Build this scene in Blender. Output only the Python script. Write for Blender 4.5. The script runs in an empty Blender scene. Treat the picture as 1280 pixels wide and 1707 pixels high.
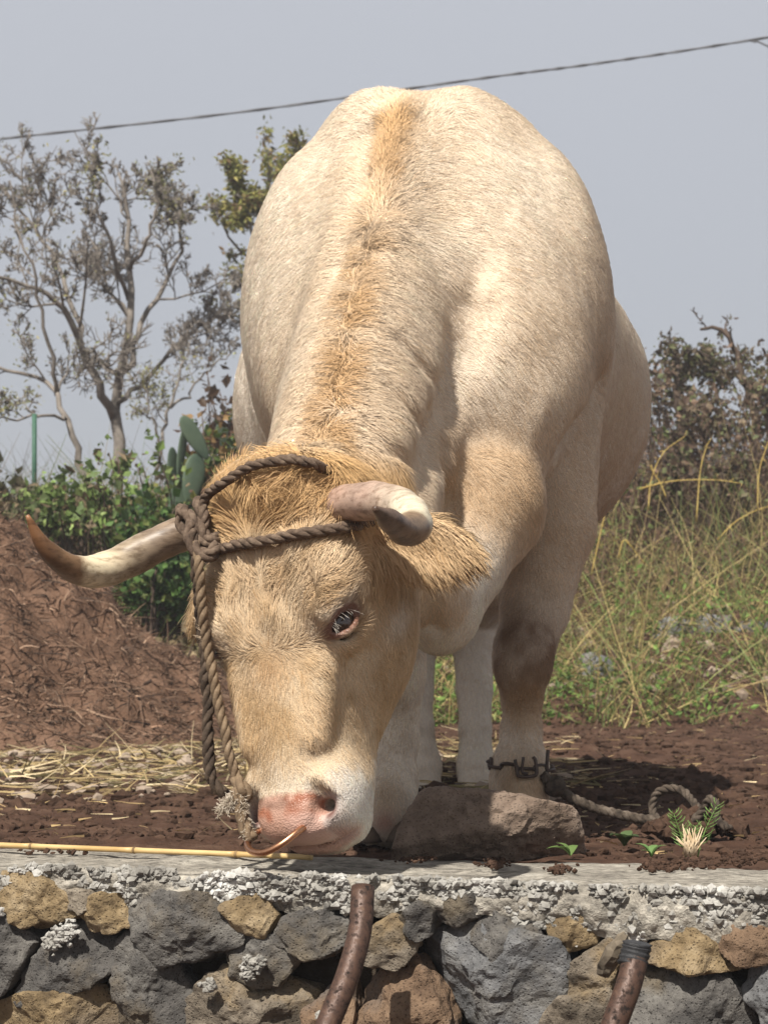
import bpy, bmesh, math, random
import numpy as np
from mathutils import Vector, Matrix

# ------------------------------------------------------------------ camera, sky, sun, exposure
scene = bpy.context.scene
COL = scene.collection
FPX, YH, ZC = 3200.0, 1160.0, 0.27          # focal length in photo pixels, horizon row, eye height

def at(px, py, d):
    return Vector(((px - 640.0) / FPX * d, d, ZC + (YH - py) / FPX * d))

cam_data = bpy.data.cameras.new("camera")
cam = bpy.data.objects.new("camera", cam_data)
COL.objects.link(cam)
cam.location = (0, 0, ZC)
cam.rotation_euler = (math.radians(90), 0, 0)
cam_data.sensor_width = 36.0
cam_data.lens = 36.0 * FPX / 1707.0
cam_data.shift_y = (YH - 853.5) / 1707.0
cam_data.clip_start = 0.05
cam_data.clip_end = 2000.0
cam_data.dof.use_dof = True
cam_data.dof.focus_distance = 3.05
cam_data.dof.aperture_fstop = 13.0
scene.camera = cam

SUN_AZ, SUN_EL = math.radians(25), math.radians(53)     # azimuth: degrees to the left of straight behind the camera
to_sun = Vector((-math.sin(SUN_AZ) * math.cos(SUN_EL), -math.cos(SUN_AZ) * math.cos(SUN_EL), math.sin(SUN_EL)))
world = bpy.data.worlds.new("World")
scene.world = world
world.use_nodes = True
wn, wl = world.node_tree.nodes, world.node_tree.links
wn.clear()
w_out = wn.new("ShaderNodeOutputWorld")
w_bg = wn.new("ShaderNodeBackground")
w_sky = wn.new("ShaderNodeTexSky")
w_sky.sky_type = 'NISHITA'
w_sky.sun_disc = False
w_sky.sun_elevation = SUN_EL
w_sky.sun_rotation = math.atan2(to_sun.x, to_sun.y)
w_sky.dust_density = 3.0
w_mix = wn.new("ShaderNodeMixRGB")
w_geo = wn.new("ShaderNodeTexCoord")
w_sep = wn.new("ShaderNodeSeparateXYZ")
w_ramp = wn.new("ShaderNodeValToRGB")
w_noise = wn.new("ShaderNodeTexNoise")
w_noise.inputs['Scale'].default_value = 1.6
w_noise.inputs['Detail'].default_value = 3.0
w_add = wn.new("ShaderNodeMath"); w_add.operation = 'MULTIPLY_ADD'
w_add.inputs[1].default_value = 0.10
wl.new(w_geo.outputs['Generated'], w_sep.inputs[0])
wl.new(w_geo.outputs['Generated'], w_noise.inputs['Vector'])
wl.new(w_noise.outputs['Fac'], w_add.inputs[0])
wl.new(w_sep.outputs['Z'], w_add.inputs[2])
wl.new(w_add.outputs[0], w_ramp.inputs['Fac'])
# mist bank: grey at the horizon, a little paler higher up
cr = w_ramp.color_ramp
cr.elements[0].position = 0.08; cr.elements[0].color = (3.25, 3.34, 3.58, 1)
ce = cr.elements.new(0.95); ce.color = (5.5, 5.65, 6.0, 1)  # stop above the view, added to lift the shaded sides
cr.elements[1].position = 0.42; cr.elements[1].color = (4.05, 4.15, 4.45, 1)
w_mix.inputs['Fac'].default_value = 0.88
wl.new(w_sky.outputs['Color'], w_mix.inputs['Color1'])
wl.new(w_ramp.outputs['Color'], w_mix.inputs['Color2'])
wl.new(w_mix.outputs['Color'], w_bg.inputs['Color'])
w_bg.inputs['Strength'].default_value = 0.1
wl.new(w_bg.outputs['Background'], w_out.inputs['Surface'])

sun_data = bpy.data.lights.new("sun", 'SUN')
sun = bpy.data.objects.new("sun", sun_data)
COL.objects.link(sun)
sun_data.energy = 5.0
sun_data.angle = math.radians(0.8)
sun_data.color = (1.0, 0.955, 0.88)
sun.rotation_euler = to_sun.to_track_quat('Z', 'Y').to_euler()
sun.location = to_sun * 30

scene.view_settings.view_transform = 'Standard'
scene.view_settings.look = 'None'
scene.view_settings.exposure = 0.5
scene.view_settings.gamma = 1.0
scene.view_settings.use_curve_mapping = False
scene.render.engine = 'CYCLES'
scene.cycles.max_bounces = 6
scene.cycles.diffuse_bounces = 3
scene.cycles.glossy_bounces = 2
scene.cycles.transmission_bounces = 2
scene.cycles.transparent_max_bounces = 6
scene.cycles.use_denoising = True
scene.cycles.volume_bounces = 0
scene.cycles_curves.shape = 'RIBBONS'

# ------------------------------------------------------------------ helpers
rng = np.random.default_rng(7)
random.seed(7)

def tag(o, label=None, cat=None, group=None, kind=None):
    for k, v in (("label", label), ("category", cat), ("group", group), ("kind", kind)):
        if v:
            o[k] = v
    return o

def link(name, data, mat=None, parent=None, loc=None):
    o = bpy.data.objects.new(name, data)
    COL.objects.link(o)
    if mat is not None and data is not None:
        data.materials.append(mat)
    if parent is not None:
        o.parent = parent
    if loc is not None:
        o.location = loc
    return o

def empty(name, loc=(0, 0, 0)):
    o = bpy.data.objects.new(name, None)
    COL.objects.link(o)
    o.location = loc
    return o

def fast_mesh(name, V, F, smooth=True):
    """V (n,3) floats, F (m,3) or (m,4) ints"""
    me = bpy.data.meshes.new(name)
    V = np.ascontiguousarray(V, dtype=np.float32)
    F = np.ascontiguousarray(F, dtype=np.int32)
    k = F.shape[1]
    me.vertices.add(len(V)); me.vertices.foreach_set("co", V.ravel())
    me.loops.add(F.size); me.loops.foreach_set("vertex_index", F.ravel())
    me.polygons.add(len(F))
    me.polygons.foreach_set("loop_start", np.arange(0, F.size, k, dtype=np.int32))
    me.polygons.foreach_set("use_smooth", np.full(len(F), smooth, dtype=bool))
    me.update(calc_edges=True)
    me.validate()
    return me

class MB:
    """collects tubes, blades and boxes into one mesh"""
    def __init__(s): s.v = []; s.f = []; s.n = 0
    def add(s, V, F):
        V = np.asarray(V, float)
        s.v.append(V)
        s.f += [tuple(int(i) + s.n for i in f) for f in F]
        s.n += len(V)
    def tube(s, pts, radii, sides=6, cap=True):
        pts = np.asarray(pts, float); m = len(pts)
        radii = np.broadcast_to(np.asarray(radii, float), (m,))
        T = np.gradient(pts, axis=0); T /= np.linalg.norm(T, axis=1, keepdims=True) + 1e-12
        ref = np.array([0.0, 0, 1]) if abs(T[0][2]) < 0.9 else np.array([1.0, 0, 0])
        a = np.cross(T[0], ref); a /= np.linalg.norm(a)
        rings = []
        ang = np.linspace(0, 2 * math.pi, sides, endpoint=False)
        for i in range(m):
            a = a - T[i] * a.dot(T[i]); a /= np.linalg.norm(a) + 1e-12
            b = np.cross(T[i], a)
            rings.append(pts[i] + radii[i] * (np.cos(ang)[:, None] * a + np.sin(ang)[:, None] * b))
        V = np.concatenate(rings)
        F = []
        for i in range(m - 1):
            for j in range(sides):
                k = (j + 1) % sides
                F.append((i * sides + j, i * sides + k, (i + 1) * sides + k, (i + 1) * sides + j))
        if cap:
            F.append(tuple(range(sides))[::-1])
            F.append(tuple((m - 1) * sides + j for j in range(sides)))
        s.add(V, F)
    def build(s, name, mat=None, parent=None, smooth=True):
        me = bpy.data.meshes.new(name)
        V = np.concatenate(s.v) if s.v else np.zeros((0, 3))
        me.from_pydata(V.tolist(), [], s.f)
        me.polygons.foreach_set("use_smooth", [smooth] * len(me.polygons))
        me.update()
        return link(name, me, mat, parent)

def spline(P, n):
    """Catmull-Rom through P, n samples"""
    P = np.asarray(P, float)
    Q = np.vstack([2 * P[0] - P[1], P, 2 * P[-1] - P[-2]])
    m = len(P) - 1
    t = np.linspace(0, m - 1e-6, n)
    i = t.astype(int); u = (t - i)[:, None]
    p0, p1, p2, p3 = Q[i], Q[i + 1], Q[i + 2], Q[i + 3]
    return 0.5 * ((2 * p1) + (-p0 + p2) * u + (2 * p0 - 5 * p1 + 4 * p2 - p3) * u ** 2 + (-p0 + 3 * p1 - 3 * p2 + p3) * u ** 3)

# value noise on points, used to shape geometry
_perm = np.random.default_rng(3).random(1 << 16).astype(np.float32)
def vnoise(P, scale=1.0, seed=0):
    P = np.asarray(P, np.float32) * scale + seed * 17.31
    I = np.floor(P).astype(np.int64); f = P - I
    f = f * f * (3 - 2 * f)
    out = np.zeros(len(P), np.float32)
    for dx in (0, 1):
        for dy in (0, 1):
            for dz in (0, 1):
                h = ((I[:, 0] + dx) * 73856093 ^ (I[:, 1] + dy) * 19349663 ^ (I[:, 2] + dz) * 83492791) & 0xFFFF
                w = (f[:, 0] if dx else 1 - f[:, 0]) * (f[:, 1] if dy else 1 - f[:, 1]) * (f[:, 2] if dz else 1 - f[:, 2])
                out += w * _perm[h]
    return out * 2 - 1
def fbm(P, scale=1.0, oct=4, seed=0, gain=0.5):
    a, s, r = 1.0, scale, 0
    for k in range(oct):
        r = r + a * vnoise(P, s, seed + k); a *= gain; s *= 2.03
    return r

# ------------------------------------------------------------------ materials
def nodes_of(name):
    m = bpy.data.materials.new(name); m.use_nodes = True
    nt = m.node_tree; b = nt.nodes["Principled BSDF"]
    return m, nt, b
def N(nt, kind, **kw):
    n = nt.nodes.new(kind)
    for k, v in kw.items():
        if hasattr(n, k): setattr(n, k, v)
        else: n.inputs[k].default_value = v
    return n
def ramp(nt, stops, interp='LINEAR'):
    n = nt.nodes.new("ShaderNodeValToRGB"); c = n.color_ramp; c.interpolation = interp
    while len(c.elements) > 1: c.elements.remove(c.elements[-1])
    c.elements[0].position = stops[0][0]; c.elements[0].color = (*stops[0][1], 1)
    for p, col in stops[1:]:
        e = c.elements.new(p); e.color = (*col, 1)
    return n
def noise_mat(name, stops, scale=8.0, detail=6.0, rough=0.9, bump=0.0, bscale=None, bdist=0.01, stretch=None, spec=0.3, coords='Object', attr=None, rgh=0.6):
    """base colour from a noise ramp, fine relief from a second noise"""
    m, nt, b = nodes_of(name); L = nt.links
    tc = N(nt, "ShaderNodeTexCoord"); mp = N(nt, "ShaderNodeMapping")
    if stretch: mp.inputs['Scale'].default_value = stretch
    L.new(tc.outputs[coords], mp.inputs[0])
    nz = N(nt, "ShaderNodeTexNoise", Scale=scale, Detail=detail, Roughness=rgh)
    L.new(mp.outputs[0], nz.inputs['Vector'])
    rp = ramp(nt, stops); L.new(nz.outputs['Fac'], rp.inputs['Fac'])
    src = rp.outputs['Color']
    if attr:
        at_ = N(nt, "ShaderNodeAttribute", attribute_name=attr)
        mx = N(nt, "ShaderNodeMixRGB", blend_type='MULTIPLY'); mx.inputs[0].default_value = 1
        L.new(src, mx.inputs[1]); L.new(at_.outputs['Color'], mx.inputs[2]); src = mx.outputs[0]
    L.new(src, b.inputs['Base Color'])
    b.inputs['Roughness'].default_value = rough
    b.inputs['Specular IOR Level'].default_value = spec
    if bump:
        n2 = N(nt, "ShaderNodeTexNoise", Scale=bscale or scale * 4, Detail=8.0, Roughness=0.65)
        L.new(mp.outputs[0], n2.inputs['Vector'])
        bp = N(nt, "ShaderNodeBump", Strength=bump, Distance=bdist)
        L.new(n2.outputs['Fac'], bp.inputs['Height']); L.new(bp.outputs[0], b.inputs['Normal'])
    return m

# ------------------------------------------------------------------ the ox: implicit body, meshed once
def pinterp(t, ts, vs):
    """smooth (Hermite, limited slopes) interpolation of table columns"""
    ts = np.asarray(ts, np.float32); vs = np.asarray(vs, np.float32)
    h = np.diff(ts); d = np.diff(vs, axis=0) / h[:, None]
    m = np.zeros_like(vs)
    m[1:-1] = np.where(d[:-1] * d[1:] > 0, 2 * d[:-1] * d[1:] / (d[:-1] + d[1:] + 1e-12 * np.sign(d[:-1] + d[1:] + 1e-30)), 0)
    m[0], m[-1] = d[0], d[-1]
    i = np.clip(np.searchsorted(ts, t) - 1, 0, len(ts) - 2)
    x = ((t - ts[i]) / h[i])[:, None]; hh = h[i][:, None]
    return ((2 * x**3 - 3 * x**2 + 1) * vs[i] + (x**3 - 2 * x**2 + x) * hh * m[i]
            + (-2 * x**3 + 3 * x**2) * vs[i + 1] + (x**3 - x**2) * hh * m[i + 1])

def nrm(v):
    v = np.asarray(v, float); return v / np.linalg.norm(v)

class Loft:
    """rows: t, side offset, up offset, half width, half up, half down, exponent"""
    def __init__(s, o, axis, up, rows, k):
        s.o = np.asarray(o, float); s.a = nrm(axis)
        up = np.asarray(up, float); s.u = nrm(up - s.a * up.dot(s.a)); s.s = np.cross(s.u, s.a)
        if s.s[0] < 0: s.s = -s.s
        s.r = np.asarray(rows, float); s.k = k
        W = s.r[:, 3:6].max() + np.abs(s.r[:, 1:3]).max() + k + .03
        E = np.array([s.o + s.a * s.r[0, 0], s.o + s.a * s.r[-1, 0]])
        s.lo, s.hi = E.min(0) - W, E.max(0) + W
    def d(s, P):
        q = P - s.o.astype(np.float32); t = q @ s.a.astype(np.float32); x = q @ s.s.astype(np.float32); y = q @ s.u.astype(np.float32)
        t0, t1 = s.r[0, 0], s.r[-1, 0]
        tc = np.clip(t, t0, t1)
        p = pinterp(tc, s.r[:, 0], s.r[:, 1:])
        dx = x - p[:, 0]; dy = y - p[:, 1]
        wy = np.where(dy > 0, p[:, 3], p[:, 4]); n = p[:, 5]
        r = ((np.abs(dx) / p[:, 2]) ** n + (np.abs(dy) / wy) ** n) ** (1 / n) + 1e-6
        l = np.sqrt(dx * dx + dy * dy) + 1e-6
        d = l - l / r
        dt = np.abs(t - tc)
        return np.where(dt > 0, np.sqrt(np.maximum(d, 0) ** 2 + dt ** 2) + np.minimum(d, 0) * (dt < 1e-9), d)

class Ell:
    def __init__(s, c, r, k, R=None, op=1):
        s.c = np.asarray(c, float); s.r = np.asarray(r, float); s.k = k; s.R = R; s.op = op
        m = s.r.max() + k + .02; s.lo, s.hi = s.c - m, s.c + m
    def d(s, P):
        q = P - s.c.astype(np.float32)
        if s.R is not None: q = q @ s.R.T.astype(np.float32)           # rows of R: local axes in world
        k0 = np.sqrt(((q / s.r.astype(np.float32)) ** 2).sum(1)) + 1e-9; k1 = np.sqrt(((q / (s.r ** 2).astype(np.float32)) ** 2).sum(1)) + 1e-9
        return k0 * (k0 - 1) / k1

class Cone:
    def __init__(s, a, b, ra, rb, k, op=1):
        s.a = np.asarray(a, float); s.b = np.asarray(b, float); s.ra, s.rb, s.k, s.op = ra, rb, k, op
        m = max(ra, rb) + k + .02; s.lo, s.hi = np.minimum(s.a, s.b) - m, np.maximum(s.a, s.b) + m
    def d(s, P):
        ab = (s.b - s.a).astype(np.float32); q = P - s.a.astype(np.float32)
        t = np.clip(q @ ab / ab.dot(ab), 0, 1)
        return np.sqrt(((q - t[:, None] * ab) ** 2).sum(1)) - (s.ra + (s.rb - s.ra) * t)

prims = []
def chain(pts, rad, k):
    for i in range(len(pts) - 1):
        prims.append(Cone(pts[i], pts[i + 1], rad[i], rad[i + 1], k))

# torso (rows: distance behind the breast)
prims.append(Loft((.064, 3.42, 0), (.060, 1, 0), (0, 0, 1), [
    (0.00, 0, .86, .09, .10, .10, 2.0),
    (0.08, 0, .84, .235, .25, .20, 2.0),
    (0.22, 0, .90, .315, .37, .30, 2.0),
    (0.42, 0, .98, .345, .48, .37, 1.95),
    (0.60, .008, .99, .364, .488, .38, 1.92),
    (0.90, .012, 1.0, .420, .42, .41, 1.92),
    (1.25, 0, .97, .503, .42, .41, 2.05),
    (1.55, 0, .97, .50, .42, .38, 2.1),
    (1.85, 0, 1.05, .42, .39, .33, 2.1),
    (2.10, 0, 1.08, .35, .35, .36, 2.1),
    (2.28, 0, 1.10, .22, .25, .28, 2.0),
    (2.36, 0, 1.10, .08, .10, .12, 2.0)], .02))
# neck
NA, NB = np.array((.06, 3.95, 1.12)), np.array((-.085, 3.03, .47))
NAX = nrm(NB - NA); NLEN = np.linalg.norm(NB - NA)
NUP = nrm(np.array((0, 0, 1.0)) - NAX * NAX[2])
neck = Loft(NA, NB - NA, (0, 0, 1), [
    (-.12, 0, 0, .20, .325, .30, 2.0),
    (.10, 0, 0, .20, .352, .30, 1.9),
    (.30, 0, 0, .19, .305, .30, 1.85),
    (.55, 0, 0, .168, .275, .28, 1.85),
    (.80, 0, 0, .150, .235, .25, 1.9),
    (1.00, 0, 0, .138, .19, .21, 2.0),
    (NLEN + .03, 0, 0, .125, .15, .16, 2.0)], .045)
prims.append(neck)
for sx in (-1, 1):
    prims.append(Ell((.066 + sx * .092, 3.97, 1.355), (.078, .19, .150), .09))          # top of shoulder blade
    prims.append(Ell((.075 + sx * (.142 if sx > 0 else .115), 3.96, 1.17), (.132 if sx > 0 else .115, .19, .215), .07))
    prims.append(Ell((.072 + sx * (.142 if sx > 0 else .112), 3.98, 1.350), (.112 if sx > 0 else .105, .18, .118), .08))            # blade muscle
    prims.append(Ell((.085 + sx * .235, 3.88, 1.04), (.125, .19, .31), .08))            # shoulder muscle
    prims.append(Ell((.066 + sx * .112, 3.535, .60), (.076, .085, .085), .13))               # point of the shoulder
    prims.append(Ell((.15 + sx * .27, 5.30, 1.02), (.17, .28, .34), .08))               # haunch
# breast and brisket
chain([at(798, 850, 3.52), at(750, 955, 3.44), at(730, 1035, 3.40)], [.118, .080, .048], .05)
chain([at(655, 930, 3.20), at(720, 985, 3.36), at(738, 1030, 3.40)], [.08, .06, .05], .05)
# front leg, chained one
chain([(.315, 3.90, .86), at(922, 880, 3.86), at(892, 1015, 3.84), at(874, 1080, 3.81), at(871, 1112, 3.81), at(870, 1160, 3.83),
       at(868, 1215, 3.83), at(867, 1280, 3.80), at(866, 1310, 3.78), at(866, 1345, 3.76)], [.13, .080, .063, .056, .053, .038, .035, .050, .052, .055], .022)
# front leg behind the head
chain([(-.10, 3.84, .86), at(636, 890, 3.74), at(650, 1030, 3.64), at(655, 1100, 3.58), at(657, 1130, 3.58), at(662, 1175, 3.60),
       at(662, 1230, 3.60), at(650, 1305, 3.58), at(644, 1340, 3.55), at(640, 1370, 3.54)], [.13, .085, .064, .055, .052, .038, .035, .049, .048, .054], .022)
# hind legs
for px, fx in ((790, 793), (694, 705)):
    sx = 1 if px > 740 else -1
    chain([(.15 + sx * .22, 5.30, .85), (.15 + sx * .13, 5.28, .62), at(px, 1030, 5.45), at(px, 1080, 5.42), at(px, 1150, 5.32),
           at(px + 2, 1215, 5.28), at(fx, 1275, 5.25), at(fx, 1310, 5.22)], [.19, .115, .064, .058, .046, .043, .050, .050], .018)

# head frame: s = towards the ox's left (picture right), n = out of the face, u = from poll to muzzle
yaw, roll, pitch = math.radians(35), math.radians(7), math.radians(2)
hn = np.array((-math.sin(yaw), -math.cos(yaw), 0)); hs = np.array((math.cos(yaw), -math.sin(yaw), 0)); hz = np.array((0, 0, 1.0))
hu = -hz * math.cos(roll) + hs * math.sin(roll); hs = hs * math.cos(roll) + hz * math.sin(roll)
hu, hn = hu * math.cos(pitch) + hn * math.sin(pitch), hn * math.cos(pitch) - hu * math.sin(pitch)
HO = np.array(at(447, 800, 2.93))
HR = np.array([hs, hn, hu])
def H(s, n, u):
    return HO + hs * s + hn * n + hu * u
def hrows(rows):
    out = []
    for u, fr, bk, w, e in rows:
        c = fr - min(.09, (fr - bk) * .45)
        out.append((u, 0, c, w, fr - c, c - bk, e))
    return out
prims_head0 = len(prims)
prims.append(Loft(HO, hu, hn, hrows([
    (-.035, -.045, -.10, .060, 2.0),
    (.000, .000, -.15, .104, 2.0),
    (.060, .032, -.185, .137, 2.2),
    (.140, .040, -.225, .140, 2.4),
    (.215, .040, -.255, .121, 2.5),
    (.290, .036, -.255, .098, 2.5),
    (.360, .034, -.22, .086, 2.6),
    (.420, .030, -.165, .081, 2.6),
    (.475, .026, -.145, .088, 2.4),
    (.520, .020, -.130, .087, 2.3),
    (.550, .000, -.110, .070, 2.1),
    (.566, -.030, -.090, .035, 2.0)]), .05))
prims.append(Ell(H(0, -.035, .010), (.105, .070, .058), .04, HR))                 # poll
for sx in (-1, 1):
    prims.append(Ell(H(sx * .102, .002, .192), (.038, .038, .062), .03, HR))    # brow
    prims.append(Ell(H(sx * .106, -.02, .235), (.026, .042, .042), .03, HR))     # orbit
    prims.append(Ell(H(sx * .066, -.140, .240), (.050, .10, .105), .04, HR))     # cheek muscle
    prims.append(Ell(H(sx * .066, -.030, .480), (.030, .045, .050), .03, HR))    # side of the muzzle
    prims.append(Cone(H(sx * .078, .002, .30), H(sx * .062, .010, .40), .018, .016, .03))   # cheek bone crest
prims.append(Ell(H(0, .002, .520), (.060, .034, .038), .025, HR))                # nose pad
prims.append(Ell(H(0, -.080, .535), (.062, .060, .034), .03, HR))                # lower lip
prims.append(Ell(H(0, .078, .285), (.030, .034, .06), .03, HR, op=-1))           # dip between the eyes
EYE_R = .0245
EYES = {}
for sx in (-1, 1):
    c = H(sx * .1085, -.006, .238)
    e = nrm(hs * sx * .84 + hn * .54)
    t = -hn * .62 - hu * .42; t = nrm(t - e * t.dot(e))        # inner corner -> outer corner
    v = np.cross(e, t)
    if v.dot(hu) > 0: v = -v                                     # towards the poll
    EYES[sx] = (c, e, t, v)
    prims.append(Ell(c + e * .012, (.032, .024, .030), .010, np.array([t, v, e]), op=-1))
    def lid(a, h):
        x, y = a * .028, h * (1 - a * a)
        z = math.sqrt(max(.0265 ** 2 - x * x - y * y, .008 ** 2))
        return c + t * x + v * y + e * z
    A = np.linspace(-1.05, 1.05, 9)
    for i in range(8):
        prims.append(Cone(lid(A[i], .0150) + v * .005, lid(A[i + 1], .0150) + v * .005, .0060, .0060, .005))
        prims.append(Cone(lid(A[i], -.011) - v * .004, lid(A[i + 1], -.011) - v * .004, .0048, .0048, .005))
    prims.append(Cone(c - t * .02 + v * .026 + e * .018, c + t * .030 + v * .034 + e * .010, .011, .010, .012))        # fold over the lid
    prims.append(Cone(c - t * .036 - v * .012 + e * .018, c - t * .030 - v * .040 + e * .014, .007, .004, .012, op=-1))  # tear furrow
    prims.append(Cone(c - t * .046 + v * .03 + e * .016, c - t * .044 - v * .05 + e * .022, .010, .008, .014, op=-1))
    # forehead wrinkles above the eye
    for q, (da, db) in enumerate(((.052, .034), (.070, .05), (.088, .06))):
        prims.append(Cone(c - t * .05 + v * da + e * .012, c + t * .012 + v * (da + .014) + e * .008, .0075, .005, .012, op=-1))
    # nostril: a comma, wide above and curling under the pad
    prims.append(Cone(H(sx * .060, .022, .478), H(sx * .071, .014, .500), .013, .019, .007, op=-1))
    prims.append(Cone(H(sx * .066, .014, .505), H(sx * .050, -.040, .500), .016, .008, .006, op=-1))
    prims.append(Cone(H(sx * .071, .014, .500), H(sx * .062, .022, .528), .019, .012, .007, op=-1))
    prims.append(Cone(H(sx * .063, .020, .528), H(sx * .038, .034, .541), .010, .006, .007, op=-1))
# forehead folds running down the face
for s0, u0, s1, u1 in ((-.045, .09, -.052, .24), (-.015, .11, -.020, .22), (.035, .09, .03, .2), (-.085, .10, -.09, .2)):
    prims.append(Cone(H(s0, .044, u0), H(s1, .046, u1), .013, .009, .014, op=-1))
# mouth line
prims.append(Cone(H(-.08, -.050, .545), H(0, -.020, .560), .005, .005, .012, op=-1))
prims.append(Cone(H(0, -.020, .560), H(.08, -.050, .545), .005, .005, .012, op=-1))
# ears (flattened, hanging out and down)
def ear(sx, droop):
    root = H(sx * .118, -.085, .098)
    tip = root + hs * sx *   .170 * math.cos(droop) + hu * .170 * math.sin(droop) - hn * .045
    a = nrm(tip - root)
    up = nrm(np.cross(a, hu))                                   # thin direction
    if up.dot(hn) < 0: up = -up
    wid = np.cross(a, up)
    return root, tip, a, up, wid
for sx, droop in ((1, .32), (-1, .42)):
    root, tip, a, up, wid = ear(sx, droop)
    L = np.linalg.norm(tip - root)
    lf = Loft(root, a, up, [(-.03, 0, 0, .026, .024, .024, 2), (.02, 0, 0, .034, .022, .022, 2), (.06, 0, 0, .046, .014, .014, 2),
                            (.10, 0, 0, .047, .011, .011, 2), (.14, 0, 0, .034, .009, .009, 2), (L, 0, 0, .012, .006, .006, 2)], .02)
    prims.append(lf)
    prims.append(Ell(root + a * .085 + up * .022, (.062, .029, .016), .012, np.array([a, wid, up]), op=-1))

def field(P):
    P = P.astype(np.float32); d = np.full(len(P), 9.0, np.float32)
    for p in prims:
        m = (P[:, 0] > p.lo[0]) & (P[:, 0] < p.hi[0]) & (P[:, 1] > p.lo[1]) & (P[:, 1] < p.hi[1]) & (P[:, 2] > p.lo[2]) & (P[:, 2] < p.hi[2])
        i = np.nonzero(m)[0]
        if not len(i): continue
        b = p.d(P[i]); a = d[i]; k = p.k
        if getattr(p, 'op', 1) < 0:
            b = -b
            h = np.clip(.5 - .5 * (b - a) / k, 0, 1)
            d[i] = a + (b - a) * (1 - h) + k * h * (1 - h)
        else:
            h = np.clip(.5 + .5 * (b - a) / k, 0, 1)
            d[i] = b + (a - b) * h - k * h * (1 - h)
            # h=1 keeps a (a smaller); polynomial smooth union
    return d

def first_hit(px, py, lo=2.6, hi=4.4):
    D_ = np.arange(lo, hi, .004); q = np.stack([(px - 640) / FPX * D_, D_, ZC + (YH - py) / FPX * D_], -1)
    d = field(q); k = np.nonzero(d < 0)[0]
    return q[k[0]] if len(k) else None
def crease(path, r, out, k, op=-1):
    """a fold (or, op=1, a ridge) following the hide along photo positions"""
    Q = [first_hit(*p) for p in path]
    Q = [q - nrm(q - np.array((0, 0, ZC))) * out for q in Q if q is not None]
    for a, c in zip(Q[:-1], Q[1:]):
        if abs(a[1] - c[1]) < .25: new_prims.append(Cone(a, c, r, r, k, op=op))
new_prims = []
crease([(805, 440), (798, 510), (785, 580), (762, 650), (737, 720), (705, 790)], .026, .016, .06)
crease([(1035, 590), (1010, 650), (970, 710), (945, 745)], .026, .019, .07)
crease([(755, 745), (748, 790), (752, 840), (742, 880)], .016, .008, .035)
crease([(612, 215), (598, 300), (575, 400), (560, 470)], .016, .010, .04)
crease([(660, 560), (700, 600), (735, 640)], .006, .003, .025)
crease([(640, 640), (690, 690), (725, 715)], .006, .003, .025)
crease([(600, 700), (650, 745), (690, 770)], .007, .003, .025)
crease([(700, 960), (720, 1010), (722, 1050)], .010, .004, .02)
prims += new_prims

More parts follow.
